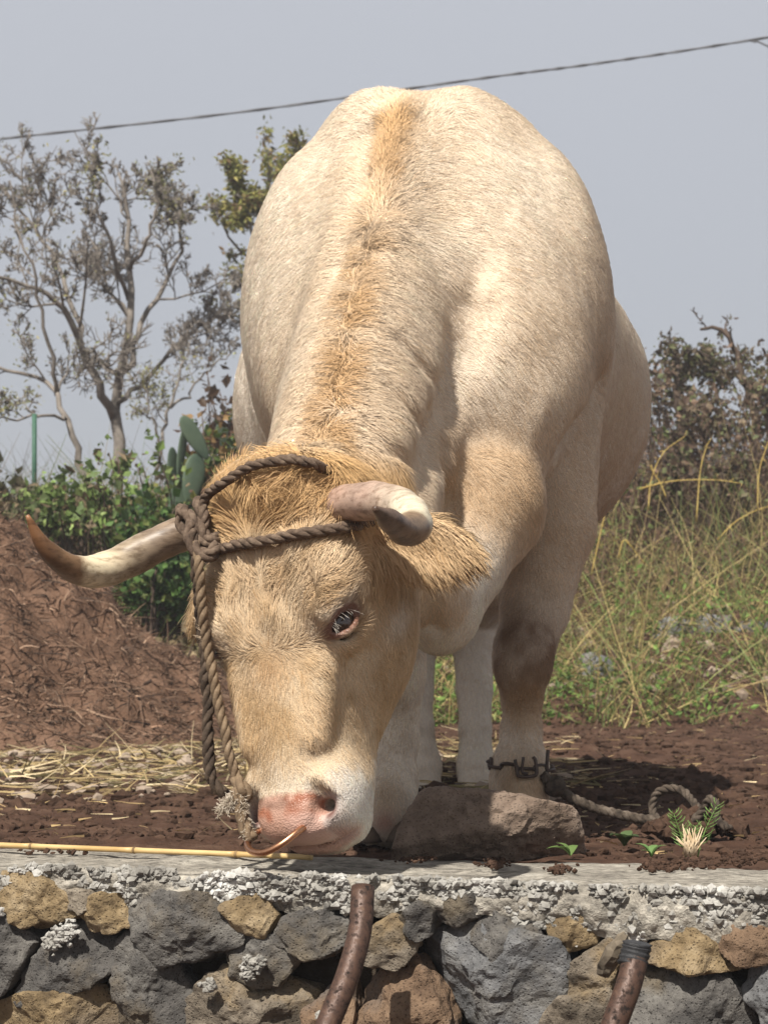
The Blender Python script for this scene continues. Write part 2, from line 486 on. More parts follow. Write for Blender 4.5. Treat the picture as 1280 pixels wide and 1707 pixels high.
def mesh_field():
    gx = np.arange(-.56, .70, .0058)
    gy = np.concatenate([np.arange(2.60, 3.16, .0045), np.arange(3.16, 4.0, .008), np.arange(4.0, 5.85, .016)])
    gz = np.arange(-.02, 1.56, .0056)
    gx, gy, gz = (g[:len(g) // 4 * 4 + 1] if len(g) % 4 else g[:len(g) - 3] for g in (gx, gy, gz))
    n = [len(gx), len(gy), len(gz)]
    C = np.stack(np.meshgrid(gx[::4], gy[::4], gz[::4], indexing='ij'), -1).reshape(-1, 3)
    dc = field(C).reshape([(k - 1) // 4 + 1 for k in n])
    corners = [dc[i:i + dc.shape[0] - 1, j:j + dc.shape[1] - 1, k:k + dc.shape[2] - 1] for i in (0, 1) for j in (0, 1) for k in (0, 1)]
    mn = np.min(corners, 0); mx = np.max(corners, 0)
    act = (mn < .024) & (mx > -.024)
    D = np.repeat(np.repeat(np.repeat(dc, 4, 0), 4, 1), 4, 2)[:n[0], :n[1], :n[2]].astype(np.float32)
    A = np.repeat(np.repeat(np.repeat(act, 4, 0), 4, 1), 4, 2)
    M = np.zeros(n, bool)
    M[:-1, :-1, :-1] = A
    for ax in range(3):                              # close the blocks' far faces
        sh = np.roll(M, 1, ax); M |= sh
    idx = np.nonzero(M)
    P = np.stack([gx[idx[0]], gy[idx[1]], gz[idx[2]]], -1)
    D[idx] = field(P)
    S = D < 0
    # surface nets
    cs = S[:-1, :-1, :-1].astype(np.int8)
    cnt = sum(S[i:n[0] - 1 + i, j:n[1] - 1 + j, k:n[2] - 1 + k].astype(np.int8) for i in (0, 1) for j in (0, 1) for k in (0, 1))
    cells = np.nonzero((cnt > 0) & (cnt < 8))
    vid = np.full([k - 1 for k in n], -1, np.int32); vid[cells] = np.arange(len(cells[0]))
    acc = np.zeros((len(cells[0]), 3)); num = np.zeros(len(cells[0]))
    G = (gx, gy, gz)
    off = [(i, j, k) for i in (0, 1) for j in (0, 1) for k in (0, 1)]
    for a in off:
        for ax in range(3):
            if a[ax]: continue
            b = list(a); b[ax] = 1
            ia = [cells[q] + a[q] for q in range(3)]; ib = [cells[q] + b[q] for q in range(3)]
            da = D[tuple(ia)]; db = D[tuple(ib)]
            m = (da < 0) != (db < 0)
            t = np.where(m, da / np.where(m, da - db, 1), 0)
            pa = np.stack([G[q][ia[q]] for q in range(3)], -1); pb = np.stack([G[q][ib[q]] for q in range(3)], -1)
            acc += np.where(m[:, None], pa + (pb - pa) * t[:, None], 0); num += m
    V = acc / num[:, None]
    quads = []
    for ax in range(3):
        sl0 = [slice(None)] * 3; sl1 = [slice(None)] * 3
        sl0[ax] = slice(0, n[ax] - 1); sl1[ax] = slice(1, n[ax])
        c = S[tuple(sl0)] != S[tuple(sl1)]
        e = np.nonzero(c)
        o1, o2 = [(1, 2), (2, 0), (0, 1)][ax]
        ok = (e[o1] > 0) & (e[o2] > 0) & (e[o1] < n[o1] - 1) & (e[o2] < n[o2] - 1)
        e = [q[ok] for q in e]
        def cid(d1, d2):
            q = [e[0].copy(), e[1].copy(), e[2].copy()]; q[o1] -= d1; q[o2] -= d2
            return vid[tuple(q)]
        Q = np.stack([cid(1, 1), cid(0, 1), cid(0, 0), cid(1, 0)], -1)
        flip = ~S[tuple(e)]
        Q[flip] = Q[flip][:, ::-1]
        quads.append(Q)
    F = np.concatenate(quads)
    F = F[(F >= 0).all(1)]
    return V, F

def relax(V, F, it=2, lam=.5):
    E = np.concatenate([F[:, [0, 1]], F[:, [1, 2]], F[:, [2, 3]], F[:, [3, 0]]])
    deg = np.bincount(E[:, 0], minlength=len(V)) + np.bincount(E[:, 1], minlength=len(V))
    for _ in range(it):
        S = np.zeros_like(V)
        for c in range(3):
            S[:, c] = np.bincount(E[:, 0], V[E[:, 1], c], len(V)) + np.bincount(E[:, 1], V[E[:, 0], c], len(V))
        V = V + lam * (S / deg[:, None] - V)
    return V
import time as _time
_t0 = _time.time()
BV, BF = mesh_field()
BV = relax(BV, BF, 2, .5)
print("body mesh", len(BV), len(BF), round(_time.time() - _t0, 1), "s")
ox = empty("horned_ox", (.1, 3.8, 0))
tag(ox, "large cream ox with tan poll lowering its horned head over the wall", "ox")
def child(o):
    """parent to the ox, keeping world coordinates"""
    o.parent = ox; o.matrix_parent_inverse = Matrix.Translation(Vector(ox.location)).inverted(); return o

# ---- colours of the coat, as a field over the ox (markings, with some light and shade painted in)
def sm(x, a, b):
    t = np.clip((x - a) / (b - a), 0, 1); return t * t * (3 - 2 * t)
CREST = []
for tt in np.linspace(.02, NLEN, 24):
    p = NA + NAX * tt
    CREST.append(p + NUP * float(pinterp(np.array([tt]), neck.r[:, 0], neck.r[:, 1:])[0, 3]))
CREST = np.array(CREST)
CREST = np.vstack([[(.10, 4.4, 1.43), (.085, 4.15, 1.46), (.07, 3.95, 1.475)], CREST])
def dist_poly(P, Q):
    best = np.full(len(P), 9.0); tb = np.zeros(len(P))
    for i in range(len(Q) - 1):
        ab = Q[i + 1] - Q[i]; q = P - Q[i]
        t = np.clip(q @ ab / ab.dot(ab), 0, 1)
        d = np.linalg.norm(q - t[:, None] * ab, axis=1)
        m = d < best; best[m] = d[m]; tb[m] = i + t[m]
    return best, tb / (len(Q) - 1)
def headco(P):
    q = P - HO; return q @ hs, q @ hn, q @ hu
def blob(P, px, py, d, r):
    return np.exp(-((P - np.array(at(px, py, d))) ** 2).sum(1) / (r * r))
def is_head(P):
    s, n, u = headco(P)
    return sm(u, -.07, -.02) * sm(.66 - u, 0, .04) * sm(n, -.27, -.20) * (np.abs(s) < .36) * (P[:, 1] < 3.22)
def mix(c, col, w):
    return c + (np.array(col) - c) * w[:, None]
EARS = {sx: ear(sx, dr) for sx, dr in ((1, .32), (-1, .42))}
def ear_w(P):
    w = np.zeros(len(P))
    for sx in (1, -1):
        root, tip, a, up, wid = EARS[sx]
        q = P - root; t = q @ a
        w = np.maximum(w, sm(t, .0, .035) * sm(.21 - t, 0, .02) * (np.abs(q @ wid) < .06) * (np.abs(q @ up) < .035))
    return w
def pad_w(P):
    s, n, u = headco(P)
    edge = .066 - .25 * np.maximum(.512 - u, 0)
    return sm(u, .474, .486) * sm(n, -.030, -.012) * sm(edge - np.abs(s), 0, .008) * sm(.62 - u, 0, .03)
def lid_w(P):
    w = np.zeros(len(P))
    for sx in (-1, 1):
        c, e, t, v = EYES[sx]; q = P - c
        x, y, z = q @ t, q @ v, q @ e
        w = np.maximum(w, sm(1.28 - np.sqrt((x / .030) ** 2 + ((y - .002) / .0165) ** 2), 0, .22) * (z > .0))
    return w
def coat(P):
    n1 = fbm(P, 6.0, 3, 1); n2 = fbm(P, 26.0, 3, 5)
    c = np.tile(np.array((.79, .655, .51)), (len(P), 1))
    c = mix(c, (.72, .53, .33), np.clip(.28 + .45 * n1, 0, .6) * .42)
    c = mix(c, (.80, .70, .57), np.clip(-.1 - .45 * n1, 0, .4))
    z = P[:, 2]
    c = mix(c, (.83, .73, .61), sm(.07 - P[:, 0], 0, .12) * sm(P[:, 1], 3.6, 3.9) * .55)  # sunlit left side of the body painted paler
    # neck slightly deeper, crest and withers tan
    d, t = dist_poly(P, CREST)
    w = .016 + .018 * np.exp(-((t - .16) / .13) ** 2) + .010 * n2 + .006 * vnoise(P, 60, 12)
    c = mix(c, (.70, .53, .35), np.exp(-(d / .16) ** 2) * .35)
    c = mix(c, (.52, .32, .145), np.exp(-(d / np.maximum(w, .007)) ** 2) * np.clip(.70 + .5 * n1 + .3 * n2 - .12 * (t > .45), .1, .9))
    # breast, brisket, point of the shoulder: brown
    c = mix(c, (.52, .35, .20), np.clip(blob(P, 852, 830, 3.43, .12) + .9 * blob(P, 775, 850, 3.42, .11) + blob(P, 715, 1010, 3.36, .06), 0, .8))
    c = mix(c, (.42, .28, .16), np.clip(blob(P, 1010, 640, 3.75, .09) * .45 + blob(P, 960, 570, 3.7, .12) * .3 + blob(P, 840, 600, 3.6, .12) * .3, 0, .6))  # golden tinge, plus painted shade in the hollow below the shoulder
    c = mix(c, (.74, .68, .60), np.clip(blob(P, 800, 960, 3.36, .06) + blob(P, 915, 790, 3.6, .05) * .6, 0, .8))
    # legs paler, stained knee and fetlock
    leg = sm(.62 - z, 0, .2) * (P[:, 1] > 3.33)
    c = mix(c, (.83, .74, .62), leg * .8)
    c = mix(c, (.55, .40, .26), np.clip(blob(P, 905, 950, 3.78, .11) + .5 * blob(P, 930, 850, 3.76, .1), 0, 1) * .55)  # upper foreleg browned to imitate the shade of head and chest
    c = mix(c, (.19, .105, .058), np.clip(blob(P, 880, 1080, 3.76, .075) * 1.4 + blob(P, 876, 1130, 3.77, .065) * 1.4, 0, .92) * np.clip(.85 + .4 * n2, .4, 1))
    c = mix(c, (.46, .30, .16), np.clip(blob(P, 880, 1175, 3.79, .055) * 1.2 + blob(P, 872, 1310, 3.72, .07) * .9 + blob(P, 640, 1330, 3.5, .045) * .5, 0, .75))
    c = mix(c, (.30, .21, .13), leg * np.clip(.9 * n2 + .5 * n1 - .05 + .5 * sm(.22 - z, 0, .2), 0, .75) * .35)
    c = mix(c, (.42, .20, .15), blob(P, 640, 1372, 3.48, .024) * .8)
    # head
    hw = is_head(P); s, n, u = headco(P)
    hc = np.tile(np.array((.625, .46, .29)), (len(P), 1))
    hc = mix(hc, (.74, .59, .41), np.clip(.3 - .8 * n2 - .4 * n1, 0, .7))
    hc = mix(hc, (.48, .32, .165), np.clip(.8 * vnoise(P, 34, 9) + .4 * n1 + .1, 0, .7))
    hc = mix(hc, (.60, .385, .18), sm(.115 - u, 0, .05) * .9)
    hc = mix(hc, (.45, .285, .15), np.exp(-((u - .29) / .03) ** 2 - (s / .03) ** 2) * .8)
    hc = mix(hc, (.46, .31, .17), sm(-n, .05, .12) * sm(.42 - u, 0, .1) * .6)
    hc = mix(hc, (.76, .66, .52), sm(u + .03 * n2, .41, .48) * .8)
    hc = mix(hc, (.85, .79, .71), sm(u + .03 * n2, .44, .49) * sm(np.abs(s), .035, .06))
    for sx in (-1, 1):
        ce, e, tt_, v = EYES[sx]; q = P - ce
        hc = mix(hc, (.72, .64, .54), np.exp(-(((q @ tt_) / .040) ** 2 + ((q @ v - .016) / .020) ** 2)) * .75)
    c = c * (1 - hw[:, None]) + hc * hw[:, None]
    ew = ear_w(P)
    c = mix(c, (.58, .41, .235), ew * .9)
    # bare skin
    n3 = fbm(P, 60, 3, 11)
    pad = pad_w(P)
    pc = np.tile(np.array((.42, .25, .185)), (len(P), 1))
    pc = mix(pc, (.30, .105, .055), np.clip(.35 + 1.1 * n3, 0, .9) * sm(.525 - u, -.005, .012))
    pc = mix(pc, (.13, .07, .045), np.clip(1.4 * vnoise(P, 55, 4) - .1, 0, .85) * sm(.515 - u, 0, .02))
    pc = mix(pc, (.60, .40, .33), sm(s, .0, .03) * sm(u, .505, .52) * .6)
    c = c * (1 - pad[:, None]) + pc * pad[:, None]
    lw = lid_w(P)
    c = mix(c, (.16, .065, .045), lw * .9)
    nost = np.zeros(len(P))
    for sx in (-1, 1):
        q = P - H(sx * .068, .010, .508)
        nost = np.maximum(nost, np.exp(-(((q @ hs) / .017) ** 2 + ((q @ hn) / .03) ** 2 + ((q @ hu) / .022) ** 2)))
    c = mix(c, (.16, .055, .04), np.clip(nost * 1.3, 0, 1) * (1 - pad))  # nostril interior coloured darker, painted shade for the hole
    c = mix(c, (.46, .25, .20), sm(u, .525, .545) * sm(n, -.075, -.05) * (1 - pad) * .8)
    return np.clip(c, .01, .9), pad, lw, nost

body_me = fast_mesh("body", BV, BF)
BN = np.empty(len(BV) * 3, np.float32); body_me.vertices.foreach_get("normal", BN); BN = BN.reshape(-1, 3).astype(float)
# loose folds of hide: fine relief on neck and breast
fold = fbm(BV * np.array((1, 1, .55)), 16, 3, 21) * .0022 + fbm(BV, 5, 2, 31) * .004
hwv = is_head(BV)
BV = BV + BN * (fold * (1 - .85 * hwv))[:, None]
body_me.vertices.foreach_set("co", BV.astype(np.float32).ravel()); body_me.update()
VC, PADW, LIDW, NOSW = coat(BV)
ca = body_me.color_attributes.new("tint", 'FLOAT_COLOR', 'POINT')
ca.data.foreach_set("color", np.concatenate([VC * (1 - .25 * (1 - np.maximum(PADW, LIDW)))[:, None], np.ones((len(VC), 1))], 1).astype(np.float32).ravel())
wet = body_me.attributes.new("bare", 'FLOAT', 'POINT')
wet.data.foreach_set("value", np.maximum(PADW, LIDW).astype(np.float32))
m_skin, nt, b = nodes_of("hide")
a1 = N(nt, "ShaderNodeAttribute", attribute_name="tint"); nt.links.new(a1.outputs['Color'], b.inputs['Base Color'])
a2 = N(nt, "ShaderNodeAttribute", attribute_name="bare")
mr = N(nt, "ShaderNodeMapRange"); mr.inputs['To Min'].default_value = .85; mr.inputs['To Max'].default_value = .42
nt.links.new(a2.outputs['Fac'], mr.inputs['Value']); nt.links.new(mr.outputs[0], b.inputs['Roughness'])
b.inputs['Specular IOR Level'].default_value = .3
vz = N(nt, "ShaderNodeTexVoronoi", Scale=330.0); vn = N(nt, "ShaderNodeTexNoise", Scale=160.0, Detail=4.0)
tco = N(nt, "ShaderNodeTexCoord"); nt.links.new(tco.outputs['Object'], vz.inputs['Vector']); nt.links.new(tco.outputs['Object'], vn.inputs['Vector'])
ad = N(nt, "ShaderNodeMath", operation='ADD'); nt.links.new(vz.outputs['Distance'], ad.inputs[0]); nt.links.new(vn.outputs['Fac'], ad.inputs[1])
bp = N(nt, "ShaderNodeBump", Strength=.35, Distance=.003); nt.links.new(ad.outputs[0], bp.inputs['Height']); nt.links.new(bp.outputs[0], b.inputs['Normal'])
body = child(link("body", body_me, m_skin))

# ---- the coat: real strands combed over the hide
def sample_surface(V, F, Nn, dens):
    """dens per vertex (strands / m2) -> points, normals"""
    T = np.concatenate([F[:, [0, 1, 2]], F[:, [0, 2, 3]]])
    A = V[T[:, 0]]; AB = V[T[:, 1]] - A; AC = V[T[:, 2]] - A
    area = .5 * np.linalg.norm(np.cross(AB, AC), axis=1)
    w = area * dens[T].mean(1)
    n = int(w.sum())
    i = rng.choice(len(T), n, p=w / w.sum())
    r1 = np.sqrt(rng.random(n)); r2 = rng.random(n)
    b0, b1, b2 = 1 - r1, r1 * (1 - r2), r1 * r2
    P = V[T[i, 0]] * b0[:, None] + V[T[i, 1]] * b1[:, None] + V[T[i, 2]] * b2[:, None]
    M = Nn[T[i, 0]] * b0[:, None] + Nn[T[i, 1]] * b1[:, None] + Nn[T[i, 2]] * b2[:, None]
    return P, M / np.linalg.norm(M, axis=1, keepdims=True)
def unit(A):
    return A / (np.linalg.norm(A, axis=1, keepdims=True) + 1e-9)
def flow(P, Nm):
    """direction the hair lies in, with length and lift"""
    d, t = dist_poly(P, CREST)
    f = np.tile(np.array((.0, .55, -.8)), (len(P), 1))
    f[:, 0] += np.clip((P[:, 0] - .08) * 1.2, -.5, .5)
    L = np.full(len(P), .0145); lift = np.full(len(P), .15)
    # neck: away from the crest and down towards the throat
    onneck = np.exp(-(d / .30) ** 2) * sm(t, .16, .36)
    out = np.tanh((P[:, 0] - np.interp(t, np.linspace(0, 1, len(CREST)), CREST[:, 0]) + .012 + .035 * vnoise(P, 14, 33) + .02 * vnoise(P, 60, 35)) / .022)
    fn = out[:, None] * np.array((1.0, 0, 0)) + np.array((0, .15, -.45)) - NAX * .15
    f = f * (1 - onneck[:, None]) + fn * onneck[:, None]
    L = L + .006 * onneck
    # whorl below the withers: above it the hair runs up, below it down
    up = np.exp(-(d / .10) ** 2) * (t < .42) * (t > .02)
    fu = np.array((.05, .5, .75))
    f = f * (1 - .8 * up[:, None]) + (fu + out[:, None] * np.array((.5, 0, 0))) * (.8 * up[:, None])
    lift = lift + .14 * np.exp(-(d / .12) ** 2) * (t < .5)
    ridge = np.exp(-(d / .026) ** 2) * sm(.98 - t, 0, .03)
    L = L + (.013 + .016 * np.exp(-((t - .12) / .08) ** 2)) * ridge; lift = lift + .36 * ridge
    L = L + .012 * np.exp(-(d / .05) ** 2) * np.exp(-((t - .42) / .05) ** 2)
    leg = sm(.60 - P[:, 2], 0, .15) * (P[:, 1] > 3.33)
    f = f * (1 - leg[:, None]) + np.array((0, .12, -1.0)) * leg[:, None]
    L = L * (1 - .25 * leg)
    # head: from the whorl between the eyes, up to the poll and down to the muzzle
    hw = is_head(P); s, n, u = headco(P)
    upw = sm(.285 - u, -.03, .05) * sm(n, -.06, .0)
    fh = (hu * 1.0)[None] * (1 - 1.7 * upw[:, None]) + (hs[None] * (s / .10)[:, None]) * (.75 - .35 * sm(u, .3, .42))[:, None] + (-hn * .35)[None]
    fh = fh + (hs[None] * vnoise(P, 22, 3)[:, None] + hu[None] * vnoise(P, 22, 8)[:, None]) * (.95 * sm(.27 - u, 0, .06))[:, None]
    for sx in (-1, 1):
        c, e, tt_, v = EYES[sx]; q = P - c
        near = np.exp(-(q ** 2).sum(1) / .05 ** 2)
        fh = fh + near[:, None] * 1.0 * unit(q)
    f = f * (1 - hw[:, None]) + fh * hw[:, None]
    lift = lift + .12 * hw * sm(.275 - u, 0, .05) * sm(u, .08, .12)
    poll = hw * sm(.105 - u, 0, .05)
    L = L * (1 - hw) + hw * (.012 +   .009 * sm(.275 - u, 0, .05) * sm(n, -.08, -.02) - .004 * sm(u, .42, .5))
    L = L + .024 * poll; lift = lift + .14 * poll
    curl = vnoise(P, 15, 41)[:, None] * hs[None] + vnoise(P, 15, 51)[:, None] * hu[None] + vnoise(P, 15, 61)[:, None] * hn[None]
    f = f + poll[:, None] * (curl * 1.7 + hu[None] * .7 + hs[None] * .4 + hn[None] * .2)
    # long hair on the ears hangs off the lower edge and tip
    ew = np.zeros(len(P)); fe = np.zeros_like(P)
    for sx in (1, -1):
        root, tip, a, upv, wid = EARS[sx]
        w = ear_w(P) * ((P[:, 0] > HO[0]) == (sx > 0))
        fe += w[:, None] * (a * .8 + hu * .75)[None]; ew = np.maximum(ew, w)
    f = f * (1 - ew[:, None]) + fe
    L = L * (1 - ew) + ew * .034; lift = lift * (1 - ew) + ew * .28
    # uneven lay
    wob = np.stack([vnoise(P, 38, 70 + k) + .6 * vnoise(P, 95, 80 + k) for k in range(3)], -1)
    f = unit(f) + wob * .30
    f = f - Nm * (f * Nm).sum(1, keepdims=True)
    return unit(f), L, lift
dens = np.full(len(BV), 78000.0)
dens *= np.where(BV[:, 1] > 4.9, np.where(BV[:, 2] < .62, .7, .12), np.where(BV[:, 1] > 4.45, .5, 1.0))
dens = np.where(BV[:, 1] < 3.2, 130000.0, dens)
dens = dens * (1 - sm(np.maximum(PADW, NOSW * 1.4), .25, .6)) * (1 - sm(LIDW, .3, .6)) * sm(BV[:, 2], .03, .07)
for sx in (-1, 1):
    c, e, t, v = EYES[sx]
    dens = dens * (np.linalg.norm(BV - c, axis=1) > EYE_R + .004)
dens += 60000 * ear_w(BV)
dens += 110000 * np.exp(-(dist_poly(BV, CREST)[0] / .03) ** 2)
print("pre-hair", round(_time.time() - _t0, 1))
HP, HNm = sample_surface(BV, BF, BN, dens)
HF, HL, HLift = flow(HP, HNm)
nH = len(HP)
print("flow", nH, round(_time.time() - _t0, 1))
HL = HL * (.65 + .7 * rng.random(nH))
HLift = HLift * (.5 + rng.random(nH))
jit = rng.normal(0, .16, (nH, 3)) + rng.normal(0, .55, (nH, 3)) * np.exp(-(dist_poly(HP, CREST)[0] / .02) ** 2)[:, None]; HD = HF + jit; HD = unit(HD - HNm * (HD * HNm).sum(1, keepdims=True))
K = 4
pos = np.empty((nH, K, 3), np.float32)
for k, (a, bb) in enumerate(((0, 0), (.36, .50), (.70, .80), (1.0, .86))):
    sag = np.zeros((nH, 3)); sag[:, 2] = -.10 * (k / 3) ** 2
    pos[:, k] = HP - HNm * .0004 + HL[:, None] * (HD * a + HNm * (HLift * bb)[:, None] * .9 + sag * (HL[:, None] > .03))
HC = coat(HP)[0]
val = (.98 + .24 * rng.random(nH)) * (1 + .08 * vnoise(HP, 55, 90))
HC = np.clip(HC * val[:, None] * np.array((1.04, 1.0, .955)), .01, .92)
dark = rng.random(nH) < .06
HC[dark] *= np.array((.72, .62, .50))
hc_ = bpy.data.hair_curves.new("coat")
hc_.add_curves([K] * nH)
hc_.attributes["position"].data.foreach_set("vector", pos.ravel())
rad = hc_.attributes.new("radius", 'FLOAT', 'POINT')
base_r = np.where(HL > .025, .00036, .00027) * (.7 + .6 * rng.random(nH))
rr = base_r[:, None] * np.array((1.0, .95, .75, .18))[None]
rad.data.foreach_set("value", rr.astype(np.float32).ravel())
skn = hc_.attributes.new("hide_normal", 'FLOAT_VECTOR', 'CURVE')
skn.data.foreach_set("vector", HNm.astype(np.float32).ravel())
tc_ = hc_.attributes.new("tint", 'FLOAT_COLOR', 'CURVE')
tc_.data.foreach_set("color", np.concatenate([HC, np.ones((nH, 1))], 1).astype(np.float32).ravel())
m_hair, nt, b = nodes_of("coat_hair")
a1 = N(nt, "ShaderNodeAttribute", attribute_name="tint"); nt.links.new(a1.outputs['Color'], b.inputs['Base Color'])
a3 = N(nt, "ShaderNodeAttribute", attribute_name="hide_normal"); g3 = N(nt, "ShaderNodeNewGeometry")
vm = N(nt, "ShaderNodeMix", data_type='VECTOR'); vm.inputs[0].default_value = .22
nt.links.new(a3.outputs['Vector'], vm.inputs[4]); nt.links.new(g3.outputs['Normal'], vm.inputs[5]); nt.links.new(vm.outputs[1], b.inputs['Normal'])
b.inputs['Roughness'].default_value = .55; b.inputs['Specular IOR Level'].default_value = .25
hair_o = child(link("coat", hc_, m_hair)); tag(hair_o, kind="stuff")
print("hairs", nH, round(_time.time() - _t0, 1), "s")

# ------------------------------------------------------------------ horns, eyes, hooves, halter
from mathutils.bvhtree import BVHTree
bvh = BVHTree.FromPolygons([tuple(v) for v in BV[(BV[:, 1] < 4.3)]] if False else BV.tolist(), BF.tolist())
EYEPT = Vector((0, 0, ZC))
def on(px, py, off=.0, guess=2.95):
    """point of the hide seen at a photo position, lifted off along the hide normal"""
    d = (at(px, py, 1.0) - EYEPT).normalized()
    loc, nor, _, _ = bvh.ray_cast(EYEPT, d)
    if loc is None or loc.y > guess + .35:
        loc, nor, _, _ = bvh.find_nearest(at(px, py, guess))
    if nor.y > 0.3: nor = -nor
    return np.array(loc + nor * off)

def horn(pts, rad, n=46, sides=22, stops=(), seed=0):
    P = spline(pts, n); R = np.interp(np.linspace(0, 1, n), np.linspace(0, 1, len(rad)), rad)
    t = np.linspace(0, 1, n)
    R = R * (1 + .025 * np.sin(t * 120) * np.exp(-t * 5)) * (1 + .02 * np.sin(t * 41 + seed))
    mb = MB(); mb.tube(P, R, sides)
    V = np.concatenate(mb.v)
    V = V + (V - np.repeat(P, sides, 0)) * (fbm(V, 40, 3, seed)[:, None] * .05)
    me = bpy.data.meshes.new("horn"); me.from_pydata(V.tolist(), [], mb.f)
    me.polygons.foreach_set("use_smooth", [True] * len(me.polygons))
    tv = np.repeat(t, sides)
    tv2 = np.clip(tv + .05 * fbm(V, 30, 3, seed + 3), 0, 1)
    cols = np.stack([np.interp(tv2, [s[0] for s in stops], [s[1][k] for s in stops]) for k in range(3)], -1)
    cols *= (1 + .22 * fbm(V, 70, 3, seed + 9))[:, None]
    a = me.color_attributes.new("tint", 'FLOAT_COLOR', 'POINT')
    a.data.foreach_set("color", np.concatenate([np.clip(cols, .01, .9), np.ones((len(V), 1))], 1).astype(np.float32).ravel())
    return me
m_horn, nt, b = nodes_of("horn_keratin")
a1 = N(nt, "ShaderNodeAttribute", attribute_name="tint")
hz_ = N(nt, "ShaderNodeTexNoise", Scale=45.0, Detail=8.0, Roughness=.7); tco = N(nt, "ShaderNodeTexCoord")
hm = N(nt, "ShaderNodeMapping"); hm.inputs['Scale'].default_value = (.6, 1.6, 2.4)
nt.links.new(tco.outputs['Object'], hm.inputs[0]); nt.links.new(hm.outputs[0], hz_.inputs['Vector'])
hr = ramp(nt, [(.36, (.42, .36, .30)), (.52, (1, 1, 1)), (.7, (1.12, 1.1, 1.05))])
nt.links.new(hz_.outputs['Fac'], hr.inputs['Fac'])
mx = N(nt, "ShaderNodeMixRGB", blend_type='MULTIPLY'); mx.inputs[0].default_value = .8
nt.links.new(a1.outputs['Color'], mx.inputs[1]); nt.links.new(hr.outputs['Color'], mx.inputs[2]); nt.links.new(mx.outputs[0], b.inputs['Base Color'])
b.inputs['Roughness'].default_value = .42; b.inputs['Specular IOR Level'].default_value = .4
bp = N(nt, "ShaderNodeBump", Strength=.3, Distance=.002); nt.links.new(hz_.outputs['Fac'], bp.inputs['Height']); nt.links.new(bp.outputs[0], b.inputs['Normal'])
hl = [H(-.06, -.05, .055), at(318, 886, 3.03), at(250, 914, 3.03), at(190, 944, 3.01), at(145, 953, 2.98), at(105, 938, 2.94), at(70, 905, 2.91), at(46, 859, 2.89)]
o = child(link("horn", horn(hl, [.027, .0275, .0285, .0285, .0245, .0195, .0125, .003], seed=1, stops=[
    (0, (.20, .145, .10)), (.28, (.25, .185, .13)), (.40, (.40, .32, .22)), (.50, (.66, .56, .39)), (.60, (.62, .52, .36)), (.66, (.22, .135, .075)), (.8, (.14, .075, .038)), (1, (.26, .12, .05))]), m_horn))
tag(o, label="long horn reaching out sideways, cream in the middle with a dark upturned tip")
hrp = [H(.06, -.05, .050), at(592, 838, 2.84), at(640, 836, 2.78), at(678, 852, 2.71), at(690, 877, 2.63), at(672, 883, 2.56), at(645, 864, 2.50), at(624, 847, 2.46)]
o = child(link("horn", horn(hrp, [.028, .029, .0275, .0265, .025, .0205, .014, .0035], seed=5, stops=[
    (0, (.40, .26, .20)), (.25, (.40, .28, .215)), (.40, (.46, .37, .28)), (.47, (.68, .61, .46)), (.56, (.66, .58, .42)), (.62, (.26, .18, .11)), (.8, (.17, .11, .07)), (1, (.12, .075, .05))]), m_horn))
tag(o, label="foreshortened horn curling towards the camera over the ear")

# eyes
m_eye, nt, b = nodes_of("eye_dark_brown")
ez = N(nt, "ShaderNodeTexNoise", Scale=90.0, Detail=3.0); er = ramp(nt, [(.3, (.012, .008, .006)), (.7, (.05, .025, .014))])
nt.links.new(ez.outputs['Fac'], er.inputs['Fac']); nt.links.new(er.outputs['Color'], b.inputs['Base Color'])
b.inputs['Roughness'].default_value = .08; b.inputs['Coat Weight'].default_value = .6
m_lash, nt, b = nodes_of("lash_white"); b.inputs['Base Color'].default_value = (.50, .45, .39, 1); b.inputs['Roughness'].default_value = .5
for sx in (1, -1):
    c, e, t, v = EYES[sx]
    bm = bmesh.new(); bmesh.ops.create_uvsphere(bm, u_segments=28, v_segments=18, radius=EYE_R)
    me = bpy.data.meshes.new("eye"); bm.to_mesh(me); bm.free()
    me.polygons.foreach_set("use_smooth", [True] * len(me.polygons))
    eo = child(link("eye", me, m_eye)); eo.location = Vector(c)
    hcv = bpy.data.hair_curves.new("lashes"); nl = 14
    hcv.add_curves([4] * nl); pp = np.empty((nl, 4, 3), np.float32)
    for i in range(nl):
        a = -0.75 + 1.75 * rng.random()
        x, y = a * .027, .0165 * (1 - a * a)
        z = math.sqrt(max(.0275 ** 2 - x * x - y * y, .006 ** 2))
        r0 = c + t * x + v * (y + .001) + e * (z + .003); Ls = .016 + .012 * rng.random()
        dd = e * .75 - v * (.55 + .3 * rng.random()) + t * (.25 * a + .15 * rng.normal()) + hn * .1
        dd = nrm(dd)
        for k in range(4):
            f_ = k / 3; pp[i, k] = r0 + dd * Ls * f_ + (e * .35 - v * .1) * Ls * .3 * math.sin(f_ * math.pi)
    hcv.attributes["position"].data.foreach_set("vector", pp.ravel())
    rd = hcv.attributes.new("radius", 'FLOAT', 'POINT'); rd.data.foreach_set("value", np.tile(np.array((.0003, .00025, .0002, .0001), np.float32), nl))
    lo_ = child(link("lashes", hcv, m_lash)); tag(lo_, kind="stuff")
    tag(lo_, label="white eyelashes")

